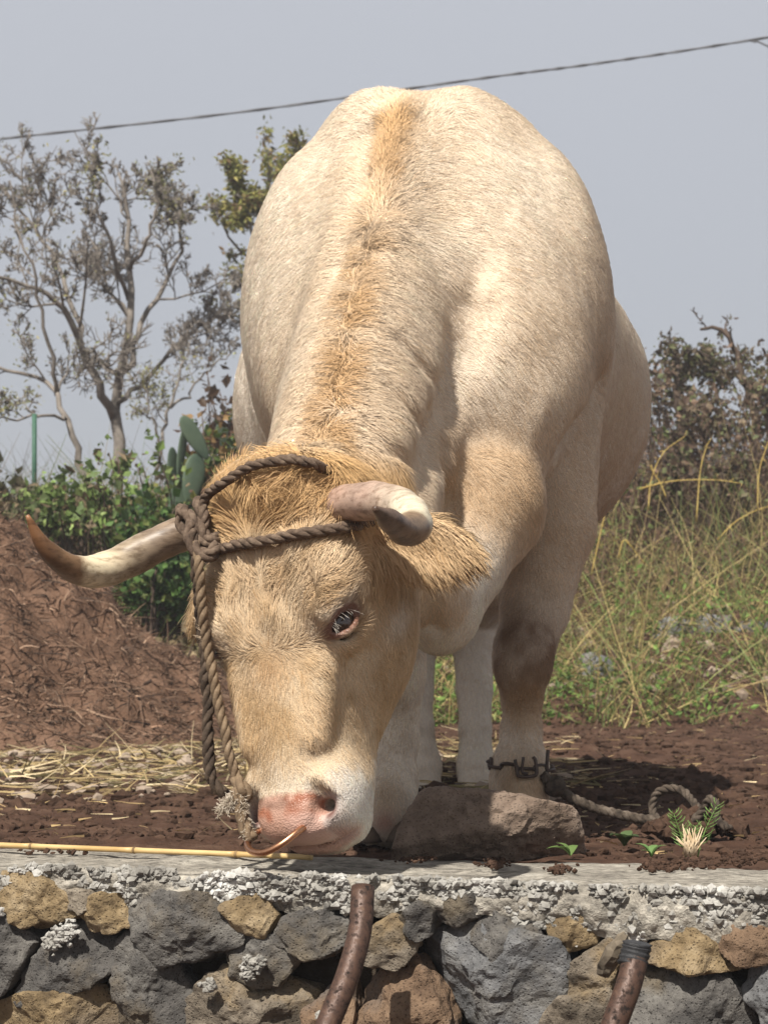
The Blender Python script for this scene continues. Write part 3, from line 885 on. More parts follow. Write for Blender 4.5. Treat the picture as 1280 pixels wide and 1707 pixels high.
# hooves: two claws each
m_hoof = noise_mat("hoof_horn", [(.3, (.05, .035, .025)), (.7, (.14, .10, .07))], scale=30, rough=.6, bump=.3, bdist=.003)
for fp, hd in ((at(866, 1345, 3.76), 0.0), (at(640, 1370, 3.54), 0.0), (at(793, 1310, 5.22), 0.0), (at(705, 1310, 5.22), 0.0)):
    for sx in (-1, 1):
        mb = MB(); rings = 7; S = 14
        top = fp.z + .01
        Vv = []
        for i in range(rings):
            f_ = i / (rings - 1); z = top * (1 - f_) + .004 * f_
            rx, ry = .026 + .008 * f_, .036 + .030 * f_
            for k in range(S):
                a = 2 * math.pi * k / S
                yy = -math.cos(a) * ry - .020 * f_
                xx = math.sin(a) * rx * (1 - .35 * max(0, math.cos(a)) * f_)
                Vv.append((fp.x + sx * .030 + xx, fp.y + yy, z))
        Ff = [(i * S + k, i * S + (k + 1) % S, (i + 1) * S + (k + 1) % S, (i + 1) * S + k) for i in range(rings - 1) for k in range(S)]
        Ff += [tuple(range(S))[::-1], tuple((rings - 1) * S + k for k in range(S))]
        mb.add(Vv, Ff)
        child(mb.build("hoof_claw", m_hoof))

# ropes: three twisted strands, fibres standing off
def rope_mesh(pts, r, n=None, pitch=None, seed=0, strands=3, fibres=700):
    P = np.asarray(pts, float)
    seg = np.linalg.norm(np.diff(spline(P, 200), axis=0), axis=1).sum()
    n = n or max(24, int(seg / (r * .55)))
    C = spline(P, n); pitch = pitch or r * 6.5
    C = C + np.stack([vnoise(C, 30, seed + k) for k in range(3)], -1) * r * .30
    T = np.gradient(C, axis=0); T /= np.linalg.norm(T, axis=1, keepdims=True) + 1e-12
    a = np.cross(T[0], (0.3, 0.2, .93)); a /= np.linalg.norm(a)
    Aa, Bb = [], []
    for i in range(n):
        a = a - T[i] * a.dot(T[i]); a /= np.linalg.norm(a); Aa.append(a.copy()); Bb.append(np.cross(T[i], a))
    Aa, Bb = np.array(Aa), np.array(Bb)
    L = np.concatenate([[0], np.cumsum(np.linalg.norm(np.diff(C, axis=0), axis=1))])
    mb = MB()
    for k in range(strands):
        ph = 2 * math.pi * (L / pitch + k / strands)
        Q = C + (Aa * np.cos(ph)[:, None] + Bb * np.sin(ph)[:, None]) * r * .48
        mb.tube(Q, r * .60 * (1 + .22 * vnoise(Q, 60, seed + k)), 7)
    rg = np.random.default_rng(seed + 5)
    for _ in range(int(fibres * min(seg, 2))):
        i = rg.integers(1, n - 1); an = rg.random() * 6.28
        o_ = Aa[i] * math.cos(an) + Bb[i] * math.sin(an)
        p0 = C[i] + o_ * r * .9; d_ = nrm(o_ * .8 + T[i] * rg.normal() * .9 + rg.normal(size=3) * .3)
        ln = r * (.3 + .7 * rg.random())
        w_ = nrm(np.cross(d_, o_ + .01)) * .00035
        p1 = p0 + d_ * ln
        mb.add([p0 - w_, p0 + w_, p1], [(0, 1, 2)])
    return mb
m_rope = noise_mat("rope_brown", [(.25, (.045, .032, .024)), (.5, (.125, .088, .064)), (.8, (.26, .195, .14))], scale=70, rough=.95, bump=.6, bscale=320, bdist=.002, spec=.1)
m_rope_d = noise_mat("rope_dirty", [(.3, (.035, .026, .020)), (.55, (.10, .072, .052)), (.8, (.24, .18, .12))], scale=45, rough=.95, bump=.6, bscale=320, bdist=.002, spec=.1)
m_rope_l = noise_mat("rope_tan", [(.3, (.12, .082, .052)), (.6, (.23, .165, .105)), (.85, (.34, .26, .18))], scale=70, rough=.95, bump=.6, bscale=320, bdist=.002, spec=.1)
halter = empty("rope_halter", tuple(at(330, 890, 2.98)))
tag(halter, "brown twisted rope halter knotted round the ox's horn and hanging to its nose", "halter")
def hchild(o):
    o.parent = halter; o.matrix_parent_inverse = Matrix.Translation(Vector(halter.location)).inverted(); return o
pr = [on(x, y, .029) for x, y in ((343, 905), (352, 872), (372, 836), (398, 811), (430, 793), (465, 784), (500, 783), (525, 790))]
hchild(rope_mesh(pr + [pr[-1] + np.array((.03, .08, -.01))], .0080, seed=1).build("poll_rope", m_rope))
pf = [on(x, y, .013) for x, y in ((340, 916), (365, 916), (400, 912), (440, 906), (480, 899), (520, 893), (560, 887), (590, 878))]
hchild(rope_mesh(pf + [pf[-1] + np.array((.03, .05, .01))], .0088, seed=2).build("brow_rope", m_rope))
# knot: turns about the root of the horn and two crossing bights
kc = np.array(at(322, 884, 3.02)); hax = nrm(np.array(at(250, 914, 3.03)) - np.array(at(330, 882, 3.02)))
k1 = nrm(np.cross(hax, (0, 0, 1))); k2 = np.cross(hax, k1)
turn = [kc + hax * (.010 * w) + (k1 * math.cos(w * 1.0) + k2 * math.sin(w * 1.0)) * .037 for w in np.linspace(-3.6, 4.2, 26)]
turn = [kc - hax * .018 + hax * (.0048 * w) + (k1 * math.cos(w) + k2 * math.sin(w)) * .037 for w in np.linspace(-3.2, 6.6, 32)]
hchild(rope_mesh(turn, .0105, seed=3).build("horn_wrap", m_rope))
kq = lambda x, y, d: np.array(at(x, y, d))
hchild(rope_mesh([kq(352, 915, 2.94), kq(338, 888, 2.94), kq(318, 860, 2.955), kq(307, 852, 2.975), kq(303, 872, 2.98), kq(322, 893, 2.955), kq(348, 900, 2.93), kq(360, 893, 2.95)], .0105, seed=4).build("knot", m_rope))
hchild(rope_mesh([kq(322, 870, 2.95), kq(318, 895, 2.935), kq(330, 918, 2.925), kq(352, 924, 2.92), kq(366, 908, 2.93)], .0105, seed=6).build("knot", m_rope))
hchild(rope_mesh([kq(322, 890, 2.94), kq(328, 930, 2.93), kq(330, 970, 2.935), kq(333, 1030, 2.95), kq(341, 1090, 2.95), kq(345, 1150, 2.95), kq(348, 1230, 2.95), kq(349, 1280, 2.95), kq(356, 1306, 2.95), kq(372, 1322, 2.955)], .0090, seed=7).build("hanging_end", m_rope_d))
hchild(rope_mesh([kq(326, 905, 2.93), kq(335, 950, 2.915), kq(338, 1010, 2.92), kq(347, 1080, 2.93), kq(358, 1140, 2.93), kq(370, 1200, 2.925), kq(384, 1260, 2.92), kq(394, 1305, 2.915)], .0080, seed=8).build("lead", m_rope_l))
hchild(rope_mesh([kq(392, 1300, 2.915), kq(402, 1312, 2.90), kq(412, 1325, 2.905), kq(402, 1336, 2.91), kq(396, 1322, 2.90), kq(402, 1345, 2.90), kq(406, 1370, 2.895), kq(412, 1390, 2.89), kq(420, 1402, 2.885)], .0105, seed=9).build("lead", m_rope_l))
# frayed wool at the end of the lead
m_wool, nt, b = nodes_of("frayed_wool"); wz = N(nt, "ShaderNodeTexNoise", Scale=60.0); wr = ramp(nt, [(.3, (.30, .24, .17)), (.7, (.60, .53, .43))])
nt.links.new(wz.outputs['Fac'], wr.inputs['Fac']); nt.links.new(wr.outputs['Color'], b.inputs['Base Color']); b.inputs['Roughness'].default_value = .9
def fluff(name, c0, c1, rad, n, Lh, mat, par, seed):
    rg = np.random.default_rng(seed); c0, c1 = np.array(c0), np.array(c1)
    hv = bpy.data.hair_curves.new(name); hv.add_curves([5] * n); q = np.empty((n, 5, 3), np.float32)
    for i in range(n):
        f_ = rg.random(); d_ = nrm(rg.normal(size=3)); p = c0 + (c1 - c0) * f_ + d_ * rad * rg.random()
        w = nrm((c1 - c0) / (np.linalg.norm(c1 - c0) + 1e-6) * .8 + d_ * .9 + rg.normal(size=3) * .5)
        for k in range(5):
            q[i, k] = p; w = nrm(w + rg.normal(size=3) * .35); p = p + w * Lh / 4
    hv.attributes["position"].data.foreach_set("vector", q.ravel())
    rd = hv.attributes.new("radius", 'FLOAT', 'POINT'); rd.data.foreach_set("value", np.full(n * 5, .00045, np.float32))
    ob = link(name, hv, mat); tag(ob, kind="stuff"); return par(ob)
fluff("frayed_end", at(398, 1322, 2.90), at(372, 1350, 2.90), .008, 260, .013, m_wool, hchild, 3)
fluff("frayed_fibres", at(402, 1330, 2.895), at(416, 1400, 2.885), .009, 220, .009, m_wool, hchild, 4)

# nose ring
m_ring, nt, b = nodes_of("copper_ring"); b.inputs['Metallic'].default_value = 1.0; b.inputs['Roughness'].default_value = .32
cz = N(nt, "ShaderNodeTexNoise", Scale=80.0, Detail=5.0); crp = ramp(nt, [(.35, (.38, .17, .08)), (.65, (.72, .40, .24))])
nt.links.new(cz.outputs['Fac'], crp.inputs['Fac']); nt.links.new(crp.outputs['Color'], b.inputs['Base Color'])
rp_ = [H(.036, .010, .528), H(.033, .036, .540), H(.018, .056, .556), H(-.008, .064, .566), H(-.036, .058, .563), H(-.058, .042, .552), H(-.068, .022, .540), H(-.062, .004, .530)]
mb = MB(); mb.tube(spline(rp_, 40), .0052, 12)
ringo = mb.build("nose_ring", m_ring); tag(ringo, "copper ring hanging through the ox's pink nose", "nose ring")

# ------------------------------------------------------------------ ground
def gz(x, y):
    """height of the land"""
    x = np.asarray(x, float); y = np.asarray(y, float)
    z = .028 * np.clip(y - 4.2, 0, 6)
    right = .36 * np.clip(y - (9.2 - .12 * x), 0, None)
    right = np.where(right > 1.65, 1.65 - .25 * (right - 1.65), right)
    left = .75 * np.clip(y - 9.2, 0, 1.6) - .5 * np.clip(y - 12.6, 0, 40)
    k = sm(x, -1.2, .6)
    z = z + right * k + left * (1 - k)
    return np.maximum(z, -14.0)
def gnoise(x, y):
    P = np.stack([x, y, np.zeros_like(x)], -1)
    a = fbm(P, 3.2, 2, 1) * .014 + fbm(P, 16, 3, 4) * .010 + np.abs(vnoise(P, 45, 9)) * .008
    return a * sm(y, 3.1, 3.4) * (1 + sm(y, 8, 10))
def wall_front(x):           # y of the wall's front face at x
    return 2.802 - .347 * x
xs = np.concatenate([-np.geomspace(150, 2.3, 26), np.arange(-2.2, 2.21, .02), np.geomspace(2.3, 150, 26)])
ys = np.concatenate([[-60, -30, -12, -2, 1.5, 2.3], [2.72, 2.74], np.arange(2.9, 5.2, .018), np.arange(5.2, 9.2, .04), np.arange(9.2, 16, .12), np.geomspace(16.2, 200, 22)])
GX, GY = np.meshgrid(xs, ys, indexing='ij')
yy = GY - .347 * -GX * 0
low = GY < (3.12 - .347 * np.clip(GX, -2.2, 2.2))
GZ = np.where(low, -1.3, (gz(GX, GY).ravel() + gnoise(GX.ravel(), GY.ravel())).reshape(GX.shape) - .012)
idx = np.arange(GX.size).reshape(GX.shape)
GF = np.stack([idx[:-1, :-1].ravel(), idx[1:, :-1].ravel(), idx[1:, 1:].ravel(), idx[:-1, 1:].ravel()], -1)
gv = np.stack([GX.ravel(), GY.ravel(), GZ.ravel()], -1)
m_soil = noise_mat("dark_soil", [(.28, (.034, .019, .013)), (.5, (.078, .043, .029)), (.72, (.14, .085, .057))], scale=9, detail=10, rough=.97, bump=.8, bscale=70, bdist=.012, spec=.1, rgh=.68)
ground = link("ground", fast_mesh("ground", gv, GF), m_soil); tag(ground, kind="structure", label="dark brown trampled soil of the terrace and the bank behind")

def scatter_lumps(name, pts, sizes, mat, seed, flat=.75, sub=1, parent=None, jag=.35, soft=False):
    """many small uneven lumps joined into one mesh"""
    bm = bmesh.new(); bmesh.ops.create_icosphere(bm, subdivisions=sub, radius=1.0)
    V0 = np.array([v.co[:] for v in bm.verts]); F0 = np.array([[v.index for v in f.verts] for f in bm.faces]); bm.free()
    rg = np.random.default_rng(seed); n = len(pts); m = len(V0)
    pts = np.asarray(pts); sizes = np.asarray(sizes)
    S = sizes[:, None] * (1 + .45 * (rg.random((n, 3)) - .5)); S[:, 2] *= flat
    a = rg.random(n) * 6.283; ca_, sa_ = np.cos(a), np.sin(a)
    J = 1 + jag * (rg.random((n, m)) - .5) * 2
    W = V0[None] * J[:, :, None] * S[:, None]
    X = W[..., 0] * ca_[:, None] - W[..., 1] * sa_[:, None]; Y = W[..., 0] * sa_[:, None] + W[..., 1] * ca_[:, None]
    V = np.stack([X, Y, W[..., 2]], -1) + pts[:, None]
    F = (F0[None] + (np.arange(n) * m)[:, None, None]).reshape(-1, 3)
    return link(name, fast_mesh(name, V.reshape(-1, 3), F, smooth=soft or sub > 1), mat, parent)
def blades(name, P0, D, L, W, mat, seed, parent=None, segs=2, bend=.3, tint=None):
    """flat tapering straws / grass blades, P0 roots, D unit directions"""
    rg = np.random.default_rng(seed); n = len(P0); P0 = np.asarray(P0); D = unit(np.asarray(D))
    side = unit(np.cross(D, rg.normal(size=(n, 3))))
    Bn = unit(rg.normal(size=(n, 3)) + np.array((0, 0, -.5))) * bend
    rows = []
    for k in range(segs + 1):
        f_ = k / segs; c = P0 + D * (L * f_)[:, None] + Bn * (L * f_ * f_)[:, None]
        w = (W * (1 - .75 * f_))[:, None] * side
        rows += [c - w, c + w]
    V = np.stack(rows, 1); m = V.shape[1]
    F0 = np.array([(2 * k, 2 * k + 1, 2 * k + 3, 2 * k + 2) for k in range(segs)])
    F = (F0[None] + (np.arange(n) * m)[:, None, None]).reshape(-1, 4)
    me = fast_mesh(name, V.reshape(-1, 3), F, smooth=False)
    if tint is not None:
        a = me.color_attributes.new("tint", 'FLOAT_COLOR', 'POINT')
        C = np.repeat(np.concatenate([tint, np.ones((n, 1))], 1), m, 0)
        a.data.foreach_set("color", C.astype(np.float32).ravel())
    return link(name, me, mat, parent)
def leaf_mat(name, rough=.6, trans=.35):
    m, nt, b = nodes_of(name)
    a = N(nt, "ShaderNodeAttribute", attribute_name="tint"); nt.links.new(a.outputs['Color'], b.inputs['Base Color'])
    b.inputs['Roughness'].default_value = rough; b.inputs['Specular IOR Level'].default_value = .25
    if trans:
        tr = N(nt, "ShaderNodeBsdfTranslucent"); mx = N(nt, "ShaderNodeMixShader"); mx.inputs[0].default_value = trans
        nt.links.new(a.outputs['Color'], tr.inputs['Color'])
        out = nt.nodes["Material Output"]
        nt.links.new(b.outputs[0], mx.inputs[1]); nt.links.new(tr.outputs[0], mx.inputs[2]); nt.links.new(mx.outputs[0], out.inputs['Surface'])
    return m
m_leaf = leaf_mat("leaf_green")
m_dry = leaf_mat("dry_straw", .8, .15)
def colvar(n, base, var, seed):
    rg = np.random.default_rng(seed); base = np.asarray(base, float)
    k = rg.integers(0, len(base), n)
    return np.clip(base[k] * (1 + var * rg.normal(size=(n, 1))), .005, .9)
def on_ground(x, y, up=0):
    return np.stack([x, y, gz(x, y) + gnoise(x, y) - .012 + up], -1)

rg = np.random.default_rng(11)
# clods
n = 11000
cy = 3.25 + 5.8 * rg.random(n) ** 1.4; cx = (rg.random(n) * 2 - 1) * .24 * cy
keep = cy > 3.42 - .347 * cx; cx, cy = cx[keep], cy[keep]
cs_ = (.0025 + .014 * rg.random(len(cx)) ** 4) * (1 + .8 * (cy > 4.6))
m_clod = noise_mat("soil_clods", [(.3, (.028, .016, .011)), (.7, (.105, .062, .042))], scale=30, rough=.98, bump=.6, bscale=160, bdist=.006, spec=.1)
tag(scatter_lumps("soil_clods", on_ground(cx, cy), cs_, m_clod, 5), "dark crumbly clods strewn over the soil", "soil", kind="stuff")
# straw
n = 900
sy = 3.4 + 5.6 * rg.random(n) ** 1.2; sx_ = (rg.random(n) * 2 - 1) * .24 * sy
L_ = .02 + .06 * rg.random(n) ** 2
D_ = np.stack([rg.normal(size=n), rg.normal(size=n), .12 * np.abs(rg.normal(size=n))], -1)
k_ = sy > 3.5 - .347 * sx_
tag(blades("straw_litter", on_ground(sx_, sy, .008)[k_], D_[k_], L_[k_], (.0012 + .0016 * rg.random(n))[k_], m_dry, 6, tint=colvar(n, [(.50, .36, .17), (.36, .25, .12), (.62, .50, .30)], .2, 3)[k_], bend=.12),
    "scattered yellow straw on the dark soil", "straw", kind="stuff")
# band of straw and pale stones before the heap (left) and right of the legs
n = 2400
by = 4.9 + 2.9 * rg.random(n); bx = -1.75 + 1.65 * rg.random(n)
bx = np.where(rg.random(n) < .12, .05 + .55 * rg.random(n), bx)
D_ = np.stack([rg.normal(size=n), .6 * rg.normal(size=n), .14 * np.abs(rg.normal(size=n))], -1)
tag(blades("straw_band", on_ground(bx, by, .012), D_, .05 + .12 * rg.random(n), .0018 + .0022 * rg.random(n), m_dry, 8, tint=colvar(n, [(.44, .33, .16), (.30, .22, .11), (.58, .47, .29), (.20, .17, .08)], .2, 5), bend=.15),
    "band of trampled straw in front of the heap", "straw", kind="stuff")
n = 420
by = 4.75 + 2.4 * rg.random(n); bx = -1.5 + 1.35 * rg.random(n); bx = np.where(rg.random(n) < .10, .10 + .45 * rg.random(n), bx)
m_peb = noise_mat("pale_stone", [(.3, (.17, .125, .09)), (.7, (.40, .32, .25))], scale=5, rough=.9, spec=.2)
tag(scatter_lumps("pale_rubble", on_ground(bx, by, .008), .008 + .026 * rg.random(n) ** 2, m_peb, 12, flat=.6), "pale stony rubble mixed with straw", "rubble", kind="stuff")

# ------------------------------------------------------------------ manure heap
hx, hy = np.meshgrid(np.linspace(-3.9, -.20, 150), np.linspace(6.2, 9.6, 110), indexing='ij')
def heap_h(x, y):
    r = np.sqrt(((x + 2.25) / 1.85) ** 2 + ((y - 8.0) / 1.55) ** 2)
    P = np.stack([x.ravel(), y.ravel(), 0 * x.ravel()], -1)
    nz = (fbm(P, 1.6, 3, 2) * .16 + fbm(P, 6, 3, 5) * .085 + fbm(P, 26, 2, 6) * .03).reshape(x.shape)
    return .95 * np.clip(1 - r ** 1.7, -.12, 1) + nz * sm(1.1 - r, 0, .3)
hzv = gz(hx, hy) + heap_h(hx, hy)
idx = np.arange(hx.size).reshape(hx.shape)
hf = np.stack([idx[:-1, :-1].ravel(), idx[1:, :-1].ravel(), idx[1:, 1:].ravel(), idx[:-1, 1:].ravel()], -1)
m_heap = noise_mat("manure_brown", [(.28, (.066, .038, .025)), (.5, (.175, .102, .066)), (.75, (.30, .185, .125))], scale=5, detail=10, rough=.97, bump=.9, bscale=40, bdist=.03, spec=.1, rgh=.7)
heap = empty("manure_heap", (-2.2, 8.0, 0)); tag(heap, "big brown fibrous manure heap behind the left horn", "manure heap")
def pchild(o, p):
    o.parent = p; o.matrix_parent_inverse = Matrix.Translation(Vector(p.location)).inverted(); return o
pchild(link("mound", fast_mesh("mound", np.stack([hx.ravel(), hy.ravel(), hzv.ravel()], -1), hf), m_heap), heap)
n = 26000
fx = -3.4 + 3.0 * rg.random(n); fy = 6.3 + 2.2 * rg.random(n)
hh_ = heap_h(fx, fy); k_ = hh_ > .02
fx, fy, hh_ = fx[k_], fy[k_], hh_[k_]; n = len(fx)
D_ = np.stack([rg.normal(size=n), -.4 + .7 * rg.normal(size=n), .35 * rg.normal(size=n)], -1)
o = pchild(blades("fibres", np.stack([fx, fy, gz(fx, fy) + hh_ + .004], -1), D_, .025 + .085 * rg.random(n) ** 1.5, .0016 + .0030 * rg.random(n), m_dry, 14,
       tint=colvar(n, [(.19, .115, .074), (.13, .08, .053), (.30, .20, .135), (.06, .038, .027)], .25, 6), bend=.5, segs=3), heap); tag(o, kind="stuff")

# ------------------------------------------------------------------ dry-stone wall with a cement cap
WD = np.array((1, -.347, 0)) / math.hypot(1, .347); WQ = np.array((.347, 1, 0)) / math.hypot(1, .347)   # along, into the wall
W0 = np.array((0, 2.802, 0))
def wpt(a, q, z): return W0 + WD * a + WQ * q + np.array((0, 0, z))
def wall_at(px, py, q=0.0):
    """wall coordinates (along, z) of the spot on the front plane seen at a photo position"""
    r = np.array(((px - 640) / FPX, 1.0, (YH - py) / FPX)); o_ = np.array((0, 0, ZC))
    t = ((W0 + WQ * q - o_) @ WQ) / (r @ WQ); p = o_ + r * t
    return (p - W0) @ WD, p[2]
wall = empty("stone_wall", tuple(W0 + np.array((0, .2, -1.3)))); tag(wall, "rough dry-stone wall with a grey cement cap in the foreground", "wall")
wch = lambda o: pchild(o, wall)
m_core = noise_mat("wall_earth", [(.3, (.030, .023, .017)), (.7, (.085, .065, .048))], scale=14, rough=1, bump=.7, bdist=.02, spec=.05)
mb = MB()
A0, A1 = -2.6, 2.6
cv = [wpt(a, q, z) for a in (A0, A1) for q in (.070, .46) for z in (-1.32, -.09)]
mb.add(cv, [(0, 1, 3, 2), (4, 6, 7, 5), (0, 4, 5, 1), (2, 3, 7, 6), (1, 5, 7, 3), (0, 2, 6, 4)])
wch(mb.build("core", m_core, smooth=False))
# cap slab: uneven trowelled top, ragged front edge
na, nq = 420, 40
aa = np.concatenate([np.linspace(A0, -1, 40)[:-1], np.linspace(-1, 1, 640), np.linspace(1, A1, 40)[1:]]); na = len(aa); dark_edge = None
prof = []                                     # profile: front bottom -> front top -> back top -> back bottom
for j in range(14): prof.append((.012 - .010 * math.sin(j / 13 * math.pi), -.060 + .056 * j / 13, 0))
for j in range(1, nq): prof.append((.004 + .466 * j / (nq - 1), .0, 1))
for j in range(1, 6): prof.append((.47, -.02 * j, 2))
prof = np.array(prof)
CA, CI = np.meshgrid(aa, np.arange(len(prof)), indexing='ij')
q_ = prof[CI.astype(int), 0]; z_ = prof[CI.astype(int), 1]; ty = prof[CI.astype(int), 2]
Pn = np.stack([CA.ravel(), q_.ravel(), z_.ravel()], -1)
nzq = (fbm(Pn, 5, 3, 3) * .012 + fbm(Pn, 30, 3, 7) * .004).reshape(CA.shape)
ragged = (.5 + .5 * fbm(np.stack([aa, 0 * aa, 0 * aa], -1), 6, 3, 15))
zlow = -.035 - .03 * ragged - .018 * sm(aa, .1, .5)
z_ = np.where(ty == 0, z_ / .060 * -zlow[:, None] , z_)
q2 = q_ + np.where(ty == 0, nzq * 1.2 - .010 + (fbm(Pn, 55, 3, 17) * .006).reshape(CA.shape), np.where(ty == 2, nzq * 1.5, 0))
back = sm(q_, .30, .47)
z2 = z_ + np.where(ty >= 1, nzq * .55 - .006 * sm(.05 - q_, 0, .05) - back * (.010 + nzq), nzq * .3)
CV = W0 + WD * CA.ravel()[:, None] + WQ * q2.ravel()[:, None] + np.array((0, 0, 1.0)) * z2.ravel()[:, None]
idx = np.arange(CA.size).reshape(CA.shape)
cf = np.stack([idx[:-1, :-1].ravel(), idx[1:, :-1].ravel(), idx[1:, 1:].ravel(), idx[:-1, 1:].ravel()], -1)
m_cap, nt, b = nodes_of("weathered_cement"); Lk = nt.links
tc = N(nt, "ShaderNodeTexCoord"); mp = N(nt, "ShaderNodeMapping"); mp.inputs['Rotation'].default_value = (0, 0, .334); Lk.new(tc.outputs['Object'], mp.inputs[0])
mp2 = N(nt, "ShaderNodeMapping"); mp2.inputs['Scale'].default_value = (.6, 1, 1); Lk.new(mp.outputs[0], mp2.inputs[0])
n1 = N(nt, "ShaderNodeTexNoise", Scale=9.0, Detail=9.0, Roughness=.7); Lk.new(mp.outputs[0], n1.inputs['Vector'])
n2 = N(nt, "ShaderNodeTexNoise", Scale=70.0, Detail=9.0, Roughness=.75); Lk.new(mp2.outputs[0], n2.inputs['Vector'])
n3 = N(nt, "ShaderNodeTexNoise", Scale=260.0, Detail=3.0); Lk.new(mp.outputs[0], n3.inputs['Vector'])
r1 = ramp(nt, [(.30, (.17, .155, .135)), (.5, (.31, .285, .245)), (.68, (.46, .43, .375))]); Lk.new(n1.outputs['Fac'], r1.inputs['Fac'])
r2 = ramp(nt, [(.36, (.16, .15, .14)), (.46, (.72, .71, .69)), (.60, (1.3, 1.28, 1.24))]); Lk.new(n2.outputs['Fac'], r2.inputs['Fac'])
mx = N(nt, "ShaderNodeMixRGB", blend_type='MULTIPLY'); mx.inputs[0].default_value = .85; Lk.new(r1.outputs['Color'], mx.inputs[1]); Lk.new(r2.outputs['Color'], mx.inputs[2])
Lk.new(mx.outputs[0], b.inputs['Base Color']); b.inputs['Roughness'].default_value = .95; b.inputs['Specular IOR Level'].default_value = .15
ad = N(nt, "ShaderNodeMath", operation='ADD'); Lk.new(n2.outputs['Fac'], ad.inputs[0]); Lk.new(n3.outputs['Fac'], ad.inputs[1])
bp = N(nt, "ShaderNodeBump", Strength=.75, Distance=.005); Lk.new(ad.outputs[0], bp.inputs['Height']); Lk.new(bp.outputs[0], b.inputs['Normal'])
cap = wch(link("cement_cap", fast_mesh("cement_cap", CV, cf), m_cap))

# stones: outlines in photo pixels; grey / brown / yellow lava stone
m_st = {}
def stone_mat(key, stops, spots):
    m, nt, b = nodes_of("lava_stone_" + key); Lk = nt.links
    tc = N(nt, "ShaderNodeTexCoord")
    n1 = N(nt, "ShaderNodeTexNoise", Scale=16.0, Detail=10.0, Roughness=.68); Lk.new(tc.outputs['Object'], n1.inputs['Vector'])
    r1 = ramp(nt, stops); Lk.new(n1.outputs['Fac'], r1.inputs['Fac'])
    n4 = N(nt, "ShaderNodeTexNoise", Scale=7.0, Detail=6.0, Roughness=.6); mp = N(nt, "ShaderNodeMapping"); mp.inputs['Location'].default_value = (3.1, 1.7, 5.2)
    Lk.new(tc.outputs['Object'], mp.inputs[0]); Lk.new(mp.outputs[0], n4.inputs['Vector'])
    r4 = ramp(nt, [(.50, (0, 0, 0)), (.62, (1, 1, 1))]); Lk.new(n4.outputs['Fac'], r4.inputs['Fac'])
    mx = N(nt, "ShaderNodeMixRGB"); mx.inputs[2].default_value = (*spots, 1); Lk.new(r1.outputs['Color'], mx.inputs[1])
    ml = N(nt, "ShaderNodeMath", operation='MULTIPLY'); ml.inputs[1].default_value = .75; Lk.new(r4.outputs['Color'], ml.inputs[0]); Lk.new(ml.outputs[0], mx.inputs[0])
    vz = N(nt, "ShaderNodeTexVoronoi", Scale=190.0); Lk.new(tc.outputs['Object'], vz.inputs['Vector'])
    rv = ramp(nt, [(.12, (.45, .45, .45)), (.34, (1, 1, 1))]); Lk.new(vz.outputs['Distance'], rv.inputs['Fac'])
    m2 = N(nt, "ShaderNodeMixRGB", blend_type='MULTIPLY'); m2.inputs[0].default_value = .8; Lk.new(mx.outputs[0], m2.inputs[1]); Lk.new(rv.outputs['Color'], m2.inputs[2])
    Lk.new(m2.outputs[0], b.inputs['Base Color']); b.inputs['Roughness'].default_value = .93; b.inputs['Specular IOR Level'].default_value = .2
    n2 = N(nt, "ShaderNodeTexNoise", Scale=120.0, Detail=8.0, Roughness=.72); Lk.new(tc.outputs['Object'], n2.inputs['Vector'])
    ad = N(nt, "ShaderNodeMath", operation='MULTIPLY_ADD'); ad.inputs[1].default_value = .5; Lk.new(rv.outputs['Color'], ad.inputs[0]); Lk.new(n2.outputs['Fac'], ad.inputs[2])
    bp = N(nt, "ShaderNodeBump", Strength=.9, Distance=.009); Lk.new(ad.outputs[0], bp.inputs['Height']); Lk.new(bp.outputs[0], b.inputs['Normal'])
    m_st[key] = m
stone_mat("grey", [(.3, (.050, .047, .045)), (.5, (.125, .116, .106)), (.7, (.24, .225, .20))], (.17, .135, .09))
stone_mat("blue", [(.3, (.075, .076, .080)), (.5, (.175, .174, .174)), (.7, (.31, .305, .295))], (.20, .18, .15))
stone_mat("brown", [(.3, (.080, .066, .050)), (.5, (.20, .165, .125)), (.7, (.35, .30, .235))], (.30, .215, .115))
stone_mat("yellow", [(.3, (.11, .078, .045)), (.5, (.29, .21, .115)), (.7, (.46, .36, .23))], (.17, .135, .10))
stone_mat("russet", [(.3, (.11, .07, .045)), (.55, (.25, .165, .105)), (.75, (.34, .25, .175))], (.15, .13, .115))
